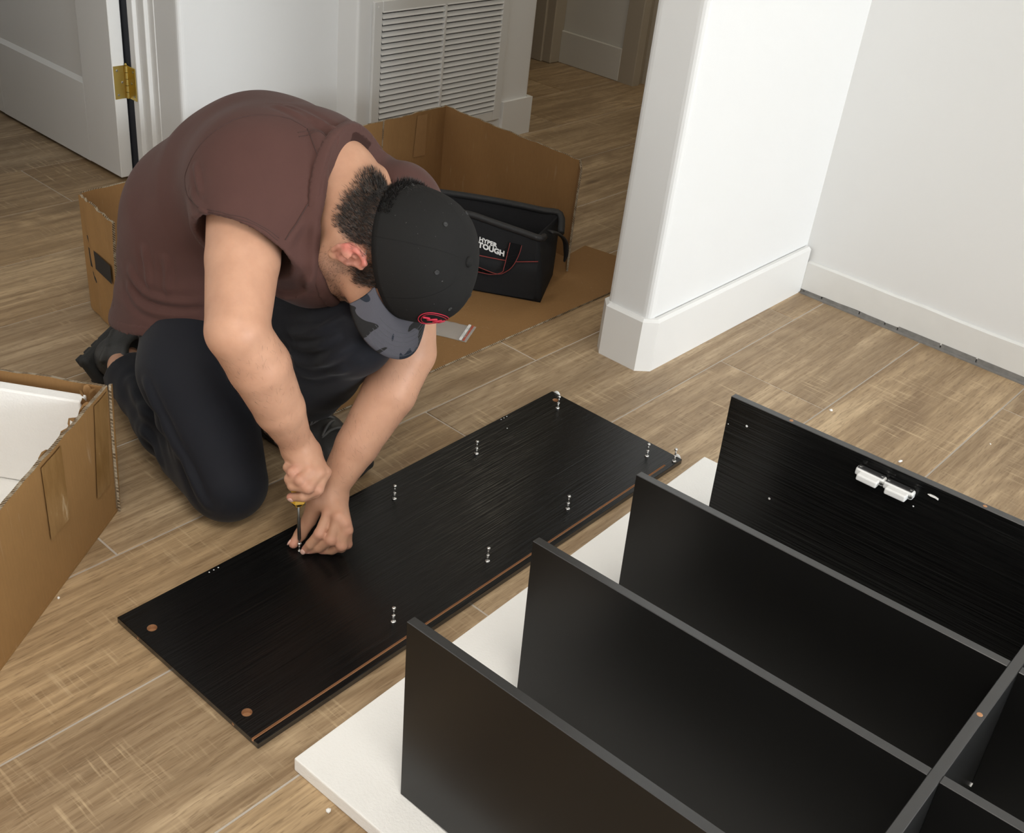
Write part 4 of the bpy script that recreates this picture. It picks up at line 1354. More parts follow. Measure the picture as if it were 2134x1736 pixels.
def build_trousers():
    f = Field((-1.95, 0.78, -0.012), (-1.05, 1.36, 0.54), 0.0044)
    S = SK
    f.ell((-1.585, 1.085, 0.29), I3, (0.145, 0.160, 0.140), 0.03)
    f.cone(S['r_hip'] + np.array((0.035, 0.040, -0.050)), lerp(S['r_hip'], S['r_kn'], 0.5) + np.array((0, 0, 0.012)), 0.094, 0.095, 0.03)
    f.cone(lerp(S['r_hip'], S['r_kn'], 0.5) + np.array((0, 0, 0.012)), S['r_kn'], 0.098, 0.070, 0.03)
    kb = S['r_kn'] + np.array((-0.02, 0, 0.0))
    cf = lerp(kb, S['r_an'], 0.42) + np.array((0, 0.0, 0.004))
    f.cone(kb, cf, 0.068, 0.070, 0.012)
    f.cone(cf, S['r_an'] + np.array((0.0, 0, -0.010)), 0.070, 0.052, 0.012)
    f.cone(S['l_hip'], lerp(S['l_hip'], S['l_kn'], 0.55), 0.105, 0.090, 0.03)
    f.cone(lerp(S['l_hip'], S['l_kn'], 0.55), S['l_kn'], 0.092, 0.068, 0.03)
    kb = S['l_kn'] + np.array((-0.015, 0, -0.01))
    f.cone(kb, lerp(kb, S['l_an'], 0.45) + np.array((-0.01, 0, 0)), 0.066, 0.074, 0.014)
    f.cone(lerp(kb, S['l_an'], 0.45) + np.array((-0.01, 0, 0)), S['l_an'] + np.array((0.0, 0, 0.0)), 0.074, 0.068, 0.012)
    f.plane_cut((0, 0, 0.0015), (0, 0, -1))
    # open hems
    d = np.array(S['r_an'] - S['r_kn']); d /= np.linalg.norm(d)
    e = d + np.array((0, 0, 0.25)); e /= np.linalg.norm(e)
    p = S['r_an'] - d * 0.012
    sl, X, Y, Z = f.box(p - 0.10, p + 0.10, 0)
    cut = (X - p[0]) * e[0] + (Y - p[1]) * e[1] + (Z - p[2]) * e[2]
    rad = np.sqrt((X - p[0]) ** 2 + (Y - p[1]) ** 2 + (Z - p[2]) ** 2)
    np.maximum(f.a[sl], -np.maximum(-cut, rad - 0.095), out=f.a[sl])
    f.cone(p - d * 0.02, p + d * 0.06, 0.041, 0.041, 0.0, 'sub')
    d = np.array(S['l_an'] - S['l_kn']); d /= np.linalg.norm(d)
    e = np.array((-0.35, 0, -1.0)); e /= np.linalg.norm(e)
    p = S['l_an'] + np.array((0.02, 0, 0.062))
    sl, X, Y, Z = f.box(p - 0.12, p + 0.12, 0)
    cut = (X - p[0]) * e[0] + (Y - p[1]) * e[1] + (Z - p[2]) * e[2]
    rad = np.sqrt((X - p[0]) ** 2 + (Y - p[1]) ** 2 + (Z - p[2]) ** 2)
    np.maximum(f.a[sl], -np.maximum(-cut, rad - 0.115), out=f.a[sl])
    f.cone(p - d * 0.02, p + d * 0.06, 0.056, 0.056, 0.0, 'sub')
    return f
TROUSER_RIDGES = []

def build_body():
    f = Field((-1.90, 0.76, 0.0), (-0.99, 1.36, 0.72), 0.0027)
    S, H = SK, HANDS
    # trunk and legs (under the clothes)
    f.cone((-1.60, 1.085, 0.36), (-1.47, 1.115, 0.545), 0.120, 0.108, 0.03)
    f.cone((-1.47, 1.115, 0.545), (-1.36, 1.12, 0.578), 0.108, 0.088, 0.03)
    f.cone(S['r_sh'] + np.array((0.02, 0.02, -0.005)), S['l_sh'], 0.064, 0.064, 0.04)
    f.cone(S['r_hip'], S['r_kn'], 0.085, 0.052, 0.03); f.cone(S['r_kn'], S['r_an'], 0.052, 0.036, 0.02)
    f.cone(S['r_an'], (-1.888, 1.052, 0.100), 0.033, 0.020, 0.004)
    f.cone(S['l_hip'], S['l_kn'], 0.085, 0.052, 0.03); f.cone(S['l_kn'], S['l_an'], 0.052, 0.038, 0.02)
    f.cone(S['l_an'], (-1.40, 1.165, 0.055), 0.036, 0.028, 0.02)
    # neck and trapezius
    f.cone(S['c7'] + np.array((-0.03, 0, -0.045)), hd_(-0.022, 0, -0.055), 0.070, 0.063, 0.03)
    f.cone(S['c7'] + np.array((-0.02, 0, -0.06)), hd_(0.012, 0, -0.075), 0.060, 0.054, 0.03)
    f.cone(S['c7'] + np.array((-0.03, -0.01, -0.03)), S['r_sh'], 0.058, 0.060, 0.04)
    # head
    f.ell(hd_(-0.006, 0, 0.030), HB, (0.095, 0.075, 0.092), 0.01)
    f.ell(hd_(0.040, 0, -0.038), HB, (0.057, 0.060, 0.078), 0.03)
    for sg in (1, -1):
        f.chain([hd_(-0.008, sg * 0.054, -0.052), hd_(0.010, sg * 0.052, -0.078), hd_(0.055, sg * 0.032, -0.104), hd_(0.078, 0, -0.110)], [0.018, 0.018, 0.017, 0.018], 0.022)
        f.ell(hd_(0.066, sg * 0.042, -0.028), HB, (0.026, 0.024, 0.026), 0.02)
        f.cone(hd_(0.086, sg * 0.044, 0.012), hd_(0.094, sg * 0.012, 0.010), 0.010, 0.010, 0.012)
        f.ell(hd_(0.097, sg * 0.032, -0.006), HB, (0.012, 0.015, 0.010), 0.008, 'sub')
        f.ell(hd_(0.084, sg * 0.032, -0.007), HB, (0.012, 0.014, 0.010), 0.004)
        f.ell(hd_(0.104, sg * 0.013, -0.046), HB, (0.011, 0.009, 0.009), 0.006)
    f.chain([hd_(0.094, 0, 0.006), hd_(0.108, 0, -0.022), hd_(0.118, 0, -0.040)], [0.009, 0.009, 0.0115], 0.008)
    f.ell(hd_(0.092, 0, -0.068), HB, (0.012, 0.024, 0.006), 0.006)
    f.ell(hd_(0.090, 0, -0.079), HB, (0.012, 0.021, 0.007), 0.006)
    f.ell(hd_(0.082, 0, -0.104), HB, (0.019, 0.022, 0.016), 0.012)
    # ears: base plate, helix, antihelix, hollow, tragus, lobe
    for sg in (1, -1):
        e = lambda a, b, c: hd_(-0.006 + a, sg * (0.074 + b), -0.022 + c)
        EB = HB * np.array([[1], [1], [1]])
        f.cone(e(-0.004, -0.004, 0.0), e(-0.010, 0.010, 0.004), 0.014, 0.016, 0.006)
        f.ell(e(-0.006, 0.008, 0.0), EB, (0.018, 0.006, 0.031), 0.004)
        f.ell(e(-0.001, 0.0165, -0.004), EB, (0.0105, 0.0080, 0.015), 0.003, 'sub')
        f.ell(e(-0.004, 0.0175, 0.013), EB, (0.0095, 0.005, 0.010), 0.003, 'sub')
        hel = [(0.008, 0.010, 0.008), (0.009, 0.013, 0.022), (0.001, 0.016, 0.031), (-0.011, 0.018, 0.030), (-0.020, 0.019, 0.019), (-0.0235, 0.018, 0.003), (-0.020, 0.016, -0.013), (-0.012, 0.013, -0.026)]
        f.chain([e(*p) for p in hel], [0.0032, 0.0038, 0.0042, 0.0043, 0.0043, 0.0042, 0.0040, 0.0045], 0.003)
        f.chain([e(-0.006, 0.015, 0.014), e(-0.012, 0.0155, 0.004), e(-0.011, 0.0145, -0.010), e(-0.004, 0.013, -0.018)], [0.003, 0.0036, 0.0036, 0.003], 0.003)
        f.ell(e(0.007, 0.010, -0.004), EB, (0.004, 0.005, 0.006), 0.003)
        f.ell(e(-0.003, 0.009, -0.031), EB, (0.009, 0.005, 0.009), 0.004)
    # right arm
    def arm(sh, el, wr, rads, twist):
        um = lerp(sh, el, 0.55)
        f.cone(sh, um, rads[0], rads[1], 0.005)
        f.cone(um, el, rads[1], rads[2], 0.005)
        fa = lerp(el, wr, 0.30) + np.array(twist)
        fb = lerp(el, wr, 0.68) + np.array(twist) * 0.3
        f.cone(el, fa, rads[2] * 0.98, rads[3], 0.006)
        f.cone(fa, fb, rads[3], rads[4], 0.006)
        f.cone(fb, wr, rads[4], rads[5], 0.006)
    arm(S['r_sh'], S['r_el'], H['r_wrist'][0], (0.064, 0.056, 0.047, 0.048, 0.040, 0.026), (0.005, 0.002, 0.003))
    # point of the elbow and the forearm's muscle belly
    arm(S['l_sh'], S['l_el'], H['l_wrist'][0], (0.062, 0.055, 0.045, 0.046, 0.037, 0.026), (0.004, 0.004, 0.004))
    # hands
    def hand(k, rf, dors, dk):
        W = H[k + '_wrist'][0]
        names = ('index', 'middle', 'ring', 'pinky')
        for i, nme in enumerate(names):
            P = H[k + '_' + nme]
            m0 = H[k + '_mc0'][i]
            sc = (1.0, 1.03, 0.98, 0.86)[i] * rf
            f.cone(W, m0, 0.022, 0.0155, 0.012)
            f.cone(m0, P[0], 0.0140, 0.0112 * sc / 0.0085 * 0.92, 0.010)
        for i, nme in enumerate(names):
            P = H[k + '_' + nme]
            sc = (1.0, 1.03, 0.98, 0.86)[i] * rf
            f.cone(P[0], P[1], sc * 1.18, sc * 1.08, 0.0035)
            f.cone(P[1], P[2], sc * 1.08, sc * 0.98, 0.0028)
            f.cone(P[2], P[3], sc * 0.98, sc * 0.84, 0.0028)
            f.ell(P[0], I3, np.array((1, 1, 1)) * sc * 1.24, 0.004)
            f.ell(P[1], I3, np.array((1, 1, 1)) * sc * 1.14, 0.003)
        T = H[k + '_thumb']
        f.cone(W, T[0], 0.020, 0.017, 0.012)
        f.cone(T[0], T[1], 0.0175, 0.0125, 0.008)
        f.cone(T[1], T[2], 0.0122, 0.0108, 0.004)
        f.cone(T[2], T[3], 0.0108, 0.0085, 0.003)
    hand('r', 0.0088, 0, 0)
    # heel of the right hand, little-finger side
    f.ell((-1.2000, 0.9500, 0.2000), I3, (0.017, 0.015, 0.016), 0.008)
    hand('l', 0.0085, 0, 0)
    return f

# drape lines, seams and knee folds of the clothes
SHIRT_SEAMS = [
[(-1.3100,1.0693,0.6982), (-1.3376,1.0545,0.7077), (-1.3563,1.0327,0.7110), (-1.3784,0.9958,0.7047), (-1.3974,0.9565,0.6820), (-1.4165,0.9291,0.6400), (-1.4290,0.9226,0.6052), (-1.4057,0.9093,0.5900), (-1.3414,0.8918,0.5947)],
[(-1.3100,1.0693,0.6982), (-1.2587,1.0479,0.6663), (-1.2390,1.0256,0.6279), (-1.2359,1.0005,0.5963), (-1.2260,0.9619,0.5667)],
[(-1.3052,1.0488,0.6933), (-1.3018,1.0701,0.6959), (-1.2939,1.0860,0.6971), (-1.2592,1.0789,0.6829)],
[(-1.2995,1.0461,0.6902), (-1.2958,1.0671,0.6929), (-1.2875,1.0808,0.6938), (-1.2567,1.0741,0.6793)],
[(-1.3215,0.8904,0.5942), (-1.2887,0.9009,0.5986), (-1.2526,0.9250,0.5921), (-1.2269,0.9520,0.5673)],
[(-1.3240,0.8923,0.5967), (-1.2908,0.9025,0.6013), (-1.2551,0.9270,0.5945), (-1.2294,0.9557,0.5701)]]
SHIRT_RIDGES = [(P, r) for P, r in (
([(-1.2968,1.0725,0.6917), (-1.2583,1.0531,0.6654), (-1.2354,1.0320,0.6240), (-1.2336,1.0078,0.5916), (-1.2282,0.9717,0.5635)], 0.0070),
([(-1.2891,1.0821,0.6924), (-1.2490,1.0660,0.6621), (-1.2346,1.0453,0.6214), (-1.2233,1.0133,0.5784), (-1.2166,0.9944,0.5226)], 0.0080),
([(-1.2903,1.1002,0.6965), (-1.2630,1.0946,0.6790), (-1.2481,1.0704,0.6425)], 0.0060),
([(-1.3810,1.0888,0.7107), (-1.3019,1.1003,0.6984), (-1.2753,1.1114,0.6937)], 0.0060),
([(-1.3858,0.9058,0.6011), (-1.3531,0.8957,0.5952), (-1.3290,0.8914,0.5929)], 0.0050),
([(-1.3961,0.9234,0.6361), (-1.3584,0.9044,0.6105)], 0.0050),
([(-1.6054,0.9112,0.3517), (-1.5722,0.9106,0.3356), (-1.5261,0.9229,0.3323), (-1.4701,0.9621,0.3407)], 0.0070),
([(-1.5970,0.9147,0.3860), (-1.5565,0.9165,0.3586), (-1.4971,0.9432,0.3565), (-1.4683,0.9668,0.3630)], 0.0070),
([(-1.2195,1.0149,0.5716), (-1.2143,1.0038,0.5129), (-1.2282,1.0041,0.4764)], 0.0070),
([(-1.3872,1.0703,0.7118), (-1.3275,1.0835,0.7037)], 0.0060),
([(-1.5592,0.9248,0.4377), (-1.5463,0.9205,0.3724)], 0.0060),
([(-1.5164,0.9380,0.4327), (-1.5113,0.9350,0.3732)], 0.0060))]
TROUSER_RIDGES = [(P, r) for P, r in (
([(-1.3156,1.0349,0.3002), (-1.2388,1.0237,0.3204), (-1.1786,1.0227,0.3687), (-1.1557,1.0470,0.3968)], 0.0070),
([(-1.3048,1.0313,0.2847), (-1.2457,1.0296,0.2967), (-1.1725,1.0333,0.3384)], 0.0060),
([(-1.2997,1.0276,0.3512), (-1.2222,1.0192,0.3962), (-1.1871,1.0483,0.4278)], 0.0060),
([(-1.3183,1.0371,0.3215), (-1.2269,1.0135,0.3653), (-1.1853,1.0276,0.4007)], 0.0050),
([(-1.6658,0.9345,0.1304), (-1.5671,0.8994,0.1284), (-1.4465,0.8624,0.1530)], 0.0090),
([(-1.4875,0.8621,0.2306), (-1.4512,0.8631,0.1849), (-1.4018,0.8596,0.1276)], 0.0070),
([(-1.5440,0.8772,0.0970), (-1.4728,0.8685,0.0703)], 0.0070),
([(-1.4383,0.8635,0.1765), (-1.3677,0.8597,0.1158), (-1.3166,0.8599,0.0632)], 0.0060))]

# ------------------------------------------------------------------ the man: meshes
man = empty('person', (-1.55, 1.05, 0.0))
tag(man, 'man in brown T-shirt and dark trousers kneeling, screwdriver in hand, head bent under black cap', 'person')
bpy.context.view_layer.update()
MAN_INV = man.matrix_world.inverted()
def to_man(o):
    o.parent = man
    o.matrix_parent_inverse = MAN_INV
    return o

# skin ---------------------------------------------------------------
g = N('skin')
att = g.n('ShaderNodeAttribute', attribute_name='tone')
nz = g.noise(g.coord(), 22, 4, 0.6)
nf = g.noise(g.coord(), 420, 2, 0.5)
c = g.mix(1.0, att.outputs['Color'], g.ramp(nz, [(0.3, (0.90, 0.86, 0.84)), (0.7, (1.06, 1.05, 1.04))]), 'MULTIPLY')
g.bump(g.mix(0.4, nf, g.noise(g.mapping(g.coord(), (1, 1, 1)), 130, 3, 0.6)), 0.10, 0.0015)
M_skin = g.set(Base_Color=c, Roughness=0.48, Specular_IOR_Level=0.38, Subsurface_Weight=0.12, Subsurface_Radius=(0.9, 0.35, 0.2), Subsurface_Scale=0.006)
g = N('hair_dark')
M_hair = g.set(Base_Color=(0.012, 0.010, 0.009), Roughness=0.42, Specular_IOR_Level=0.5)

def color_attr(o, name, cols):
    ca = o.data.color_attributes.new(name, 'FLOAT_COLOR', 'POINT')
    c4 = np.ones((len(cols), 4), np.float32); c4[:, :3] = cols
    ca.data.foreach_set('color', c4.ravel())

def sstep(x, a, b):
    t = np.clip((x - a) / (b - a), 0, 1)
    return t * t * (3 - 2 * t)

Vb, Fb = build_body().mesh(1)
def vnormals(V, F):
    e = np.cross(V[F[:, 2]] - V[F[:, 0]], V[F[:, 3]] - V[F[:, 1]])
    n = np.zeros_like(V)
    for i in range(4):
        for k in range(3):
            n[:, k] += np.bincount(F[:, i], e[:, k], len(V))
    return n / np.maximum(np.linalg.norm(n, axis=1), 1e-12)[:, None]
Nb = vnormals(Vb, Fb)
HL = (Vb - HEAD_O) @ HB.T                      # head coordinates: forward, right, crown
base = np.array((0.530, 0.297, 0.195))
tone = np.tile(base, (len(Vb), 1))
def blend(mask, col):
    global tone
    tone = tone * (1 - mask[:, None]) + np.array(col) * mask[:, None]
def near(p, r0, r1): return 1 - sstep(np.linalg.norm(Vb - np.array(p), axis=1), r0, r1)
onhead = near(HEAD_O, 0.13, 0.17)
# ears redder, above all the rim
for sg in (1, -1):
    e = hd_(-0.012, sg * 0.090, -0.020)
    blend(near(e, 0.018, 0.036) * 0.65, (0.60, 0.25, 0.20))
    for p in ((0.001, 0.016, 0.031), (-0.011, 0.018, 0.030), (-0.020, 0.019, 0.019), (-0.0235, 0.018, 0.003)):
        q = hd_(-0.006 + p[0], sg * (0.074 + p[1]), -0.022 + p[2])
        blend(near(q, 0.003, 0.015) * 0.62, (0.66, 0.17, 0.15))
# elbows, knuckles, finger ends pinker
blend(near(SK['r_el'] + np.array((-0.035, -0.02, -0.025)), 0.015, 0.055) * 0.5, (0.60, 0.28, 0.20))
for k in 'rl':
    for nme in ('index', 'middle', 'ring', 'pinky', 'thumb'):
        P = HANDS[k + '_' + nme]
        for j, w in ((0, 0.35), (1, 0.4), (3, 0.6)):
            blend(near(P[j], 0.006, 0.016) * w, (0.60, 0.265, 0.205))
# stubble tint of the jaw, scalp under the hair
jaw = onhead * sstep(-HL[:, 2], 0.045, 0.075) * sstep(HL[:, 0], -0.022, 0.012)
jaw = np.maximum(jaw, onhead * sstep(HL[:, 0], -0.004, 0.010) * sstep(-HL[:, 0], -0.035, -0.022) * sstep(-HL[:, 2], -0.01, 0.02) * sstep(np.abs(HL[:, 1]), 0.045, 0.06))
blend(jaw * (0.45 + 0.12 * wob(Vb, 300, 3)).clip(0, 0.6), (0.20, 0.125, 0.095))
scalp_line = -0.062 + 0.050 * sstep(HL[:, 0], -0.055, -0.005) + 0.006 * wob(Vb, 120, 5)
scalp = onhead * sstep(HL[:, 2], scalp_line - 0.012, scalp_line + 0.012) * sstep(-HL[:, 0], -0.026, -0.004)
temple = onhead * sstep(HL[:, 2], -0.040, -0.020) * sstep(HL[:, 0], 0.004, 0.010) * sstep(-HL[:, 0], -0.046, -0.036) * sstep(np.abs(HL[:, 1]), 0.045, 0.06)
hairmask = np.maximum(scalp, temple)
eardist = np.minimum(np.linalg.norm((HL - np.array((-0.010, 0.086, -0.022))) / np.array((1, 0.9, 1.35)), axis=1), np.linalg.norm((HL - np.array((-0.010, -0.086, -0.022))) / np.array((1, 0.9, 1.35)), axis=1))
hairmask = hairmask * sstep(eardist, 0.024, 0.032)
blend(hairmask * 0.85, (0.030, 0.022, 0.019))
# two moles and the bruise-like mark on the left forearm
for p, r in (((-1.252, 0.848, 0.49), 0.002),):
    blend(near(p, r, r * 2.2) * 0.9, (0.10, 0.05, 0.03))
body = np_mesh('body', Vb, Fb, M_skin)
color_attr(body, 'tone', tone)
to_man(body)

def strands(name, idx, length, width, dirfn, mat, seed, parent, lift=0.35):
    """short hairs rooted on body vertices"""
    r = np.random.RandomState(seed)
    P = Vb[idx] + Nb[idx] * 0.0002
    P = P + r.normal(size=P.shape) * 0.0011
    L = length * r.uniform(0.6, 1.25, len(idx))
    D = dirfn(P, Nb[idx]) + r.normal(size=P.shape) * 0.28
    D = D - Nb[idx] * (D * Nb[idx]).sum(1)[:, None]
    D /= np.maximum(np.linalg.norm(D, axis=1), 1e-9)[:, None]
    D0 = D + Nb[idx] * lift * 1.6; D0 /= np.linalg.norm(D0, axis=1)[:, None]
    D1 = D + Nb[idx] * lift * 0.5; D1 /= np.linalg.norm(D1, axis=1)[:, None]
    side = np.cross(D0, r.normal(size=P.shape)); side /= np.maximum(np.linalg.norm(side, axis=1), 1e-9)[:, None]
    w = width * r.uniform(0.7, 1.2, len(idx))[:, None]
    A = P - side * w; B = P + side * w
    m = P + D0 * (L * 0.5)[:, None]
    C_ = m - side * w * 0.7; D_ = m + side * w * 0.7
    T = m + D1 * (L * 0.5)[:, None]
    T0 = T - side * w * 0.12; T1 = T + side * w * 0.12
    n = len(idx)
    V = np.concatenate([A, B, C_, D_, T0, T1])
    k = np.arange(n)
    F = np.concatenate([np.stack([k, k + n, k + 3 * n, k + 2 * n], 1), np.stack([k + 2 * n, k + 3 * n, k + 5 * n, k + 4 * n], 1)])
    o = np_mesh(name, V, F, mat)
    o['kind'] = 'stuff'
    to_man(o)
    return o
rs = np.random.RandomState(1)
def pick(mask, n, seed):
    r = np.random.RandomState(seed)
    c = np.where(r.uniform(size=len(mask)) < mask)[0]
    return r.choice(c, min(n, len(c) * 3), replace=True)
down = -HB[2]
o = strands('hair', pick(hairmask * (HL[:, 2] < 0.075), 22000, 2), 0.0080, 0.00030,
            lambda P, Nn: np.tile(down * 0.9 - HB[0] * 0.5, (len(P), 1)), M_hair, 5, man, 0.38)
o['label'] = 'short dark hair'
o = strands('beard', pick(jaw * 0.9, 9500, 7), 0.0036, 0.00013, lambda P, Nn: np.tile(down * 0.5 + HB[0] * 0.6, (len(P), 1)), M_hair, 8, man, 0.5)
o['label'] = 'dark beard stubble'
def seg_mask(a, b, r):
    d = b - a; t = np.clip(((Vb - a) @ d) / (d @ d), 0, 1)
    return (np.linalg.norm(Vb - a - t[:, None] * d, axis=1) < r) & (t > 0.02) & (t < 0.98)
am = (seg_mask(SK['r_el'], HANDS['r_wrist'][0], 0.075) | seg_mask(SK['l_el'], HANDS['l_wrist'][0], 0.07)).astype(float) * (0.4 + 0.6 * (wob(Vb, 40, 9) > -0.2))
fd = (HANDS['r_wrist'][0] - SK['r_el']); fd = fd / np.linalg.norm(fd)
g = N('arm_hair'); M_armhair = g.set(Base_Color=(0.075, 0.045, 0.03), Roughness=0.5)
o = strands('arm_hair', pick(am, 1700, 11), 0.0095, 0.00010, lambda P, Nn: np.tile(fd * 0.6 + np.array((0.5, -0.3, 0.0)), (len(P), 1)), M_armhair, 12, man, 0.12)
o['label'] = 'fine dark hairs on the forearms'
# finger nails
M_nail = simple('fingernail', (0.68, 0.43, 0.36), 0.28, var=0.03)
def nail(tip, prev, up, sz):
    tip, prev, up = Vector(tip), Vector(prev), Vector(up)
    d = (tip - prev).normalized(); up = (up - d * up.dot(d)).normalized(); s = d.cross(up)
    bm = bmesh.new()
    bmesh.ops.create_uvsphere(bm, u_segments=12, v_segments=8, radius=1)
    for v in bm.verts:
        v.co = tip + d * (v.co.x * 0.0062 + 0.001) * sz + s * v.co.y * 0.0050 * sz + up * (v.co.z * 0.0021 + 0.0062) * sz
    o = obj('fingernail', bm, M_nail, None, True)
    o.parent = body; o.matrix_parent_inverse = body.matrix_world.inverted()
for k, nme, up in (('l', 'index', (0.55, -0.65, 0.65)), ('l', 'middle', (0.45, -0.75, 0.4)), ('l', 'thumb', (-0.8, -0.4, 0.3)), ('r', 'index', (-0.2, -0.8, -0.55))):
    P = HANDS[k + '_' + nme]
    nail(P[3] if k == 'l' else lerp(P[3], P[2], 0.15), P[2], up, 1.0 if nme != 'thumb' else 1.15)

def folds(V, paths, w, amp):
    """cloth folds: a raised crease with a shallow trough beside it, fading at both ends"""
    out = np.zeros(len(V))
    for k, (pts, r) in enumerate(paths):
        C_ = np.array([tuple(p) for p in catmull(pts, 30)])
        lo, hi = C_.min(0) - 0.05, C_.max(0) + 0.05
        idx = np.where(((V > lo) & (V < hi)).all(1))[0]
        if not len(idx): continue
        D = np.linalg.norm(V[idx][:, None, :] - C_[None], axis=2)
        j = D.argmin(1); d = D[np.arange(len(idx)), j]
        t = j / (len(C_) - 1.0)
        fade = np.sin(np.pi * np.clip(0.08 + 0.84 * t, 0, 1)) ** 0.6
        s = r / 0.006
        out[idx] += fade * amp * s * (np.exp(-(d / (w * s)) ** 2) - 0.55 * np.exp(-((d - 2.0 * w * s) / (w * s)) ** 2))
    return out
def snap(path, V, n, off):
    out = []
    for p in path:
        i = ((V - np.array(tuple(p))) ** 2).sum(1).argmin()
        out.append(tuple(V[i] + n[i] * off))
    return [tuple((np.array(out[max(0, i - 1)]) + 2 * np.array(out[i]) + np.array(out[min(len(out) - 1, i + 1)])) / 4) for i in range(len(out))]
# T-shirt ------------------------------------------------------------
def cloth(name, col, bs=700, fuzz=0.25, rough=0.85):
    g = N(name)
    n1 = g.noise(g.coord(), 18, 4, 0.6)
    n2 = g.noise(g.coord(), bs, 2, 0.6)
    c = g.mix(n1, tuple(x * 0.88 for x in col), tuple(x * 1.10 for x in col))
    g.bump(g.mix(0.5, n2, g.noise(g.mapping(g.coord(), (1, 1, 1)), 60, 4, 0.65)), fuzz, 0.0015)
    return g.set(Base_Color=c, Roughness=rough, Specular_IOR_Level=0.2, Sheen_Weight=0.06, Sheen_Roughness=0.5)
M_shirt = cloth('brown_jersey', (0.080, 0.037, 0.031))
M_trous = cloth('navy_black_twill', (0.0095, 0.0105, 0.0150), 500, 0.2, 0.72)
V, F = build_shirt().mesh(2)
nrm = vnormals(V, F)
# soft drape: low waves that run along the back and gather at the waist
low = sstep(-V[:, 2], -0.50, -0.30) * sstep(V[:, 2] - 0.26 * (V[:, 0] + 1.6), 0.268, 0.325)
V = V + nrm * ((0.0022 * wob(V * np.array((1, 1, 0.5)), 26, 1) + 0.004 * low * np.sin(V[:, 2] * 105 + 3.0 * wob(V, 9, 4)) * (0.5 + 0.5 * wob(V, 11, 6)) + 0.0012 * wob(V, 70, 2) + folds(V, SHIRT_RIDGES, 0.0062, 0.0042))[:, None])
VSH, NSH = V, vnormals(V, F)
shirt = to_man(np_mesh('t_shirt', V, F, M_shirt))
shirt['label'] = 'dark brown T-shirt'
for mode, nm in (('collar', 'collar'), ('hem', 'bottom_hem')):
    Vc, Fc = build_shirt(mode).mesh(2)
    nc = vnormals(Vc, Fc)
    lowc = sstep(-Vc[:, 2], -0.50, -0.30) * sstep(Vc[:, 2] - 0.26 * (Vc[:, 0] + 1.6), 0.268, 0.325)
    Vc = Vc + nc * ((0.0022 * wob(Vc * np.array((1, 1, 0.5)), 26, 1) + 0.004 * lowc * np.sin(Vc[:, 2] * 105 + 3.0 * wob(Vc, 9, 4)) * (0.5 + 0.5 * wob(Vc, 11, 6)) + 0.0012 * wob(Vc, 70, 2))[:, None])
    o = np_mesh(nm, Vc, Fc, M_shirt)
    o.parent = shirt; o.matrix_parent_inverse = shirt.matrix_world.inverted() if False else Matrix()
M_seam = simple('seam_thread', (0.052, 0.024, 0.020), 0.8, var=0.05)
for k, P in enumerate(SHIRT_SEAMS):
    bm = bmesh.new()
    add_tube(bm, snap(catmull(P, 6), VSH, NSH, 0.0003), 0.0009 if k < 2 else 0.0006, 6)
    o = obj('seam', bm, M_seam, None, True); o.parent = shirt
# trousers -----------------------------------------------------------
V, F = build_trousers().mesh(2)
nrm = vnormals(V, F)
calf = sstep(-V[:, 0], 1.40, 1.52) * sstep(V[:, 0], -1.76, -1.72) * sstep(-V[:, 1], -1.02, -0.97) * sstep(-V[:, 2], -0.17, -0.12)
V = V + nrm * ((folds(V, TROUSER_RIDGES, 0.0075, 0.0055) + 0.0022 * wob(V, 24, 21) + 0.0009 * wob(V, 80, 22) + 0.007 * calf * wob(V * np.array((1.6, 0.6, 0.9)), 46, 23))[:, None])
V[:, 2] = np.maximum(V[:, 2], 0.0012)
tro = to_man(np_mesh('trousers', V, F, M_trous))
tro['label'] = 'navy black trousers'

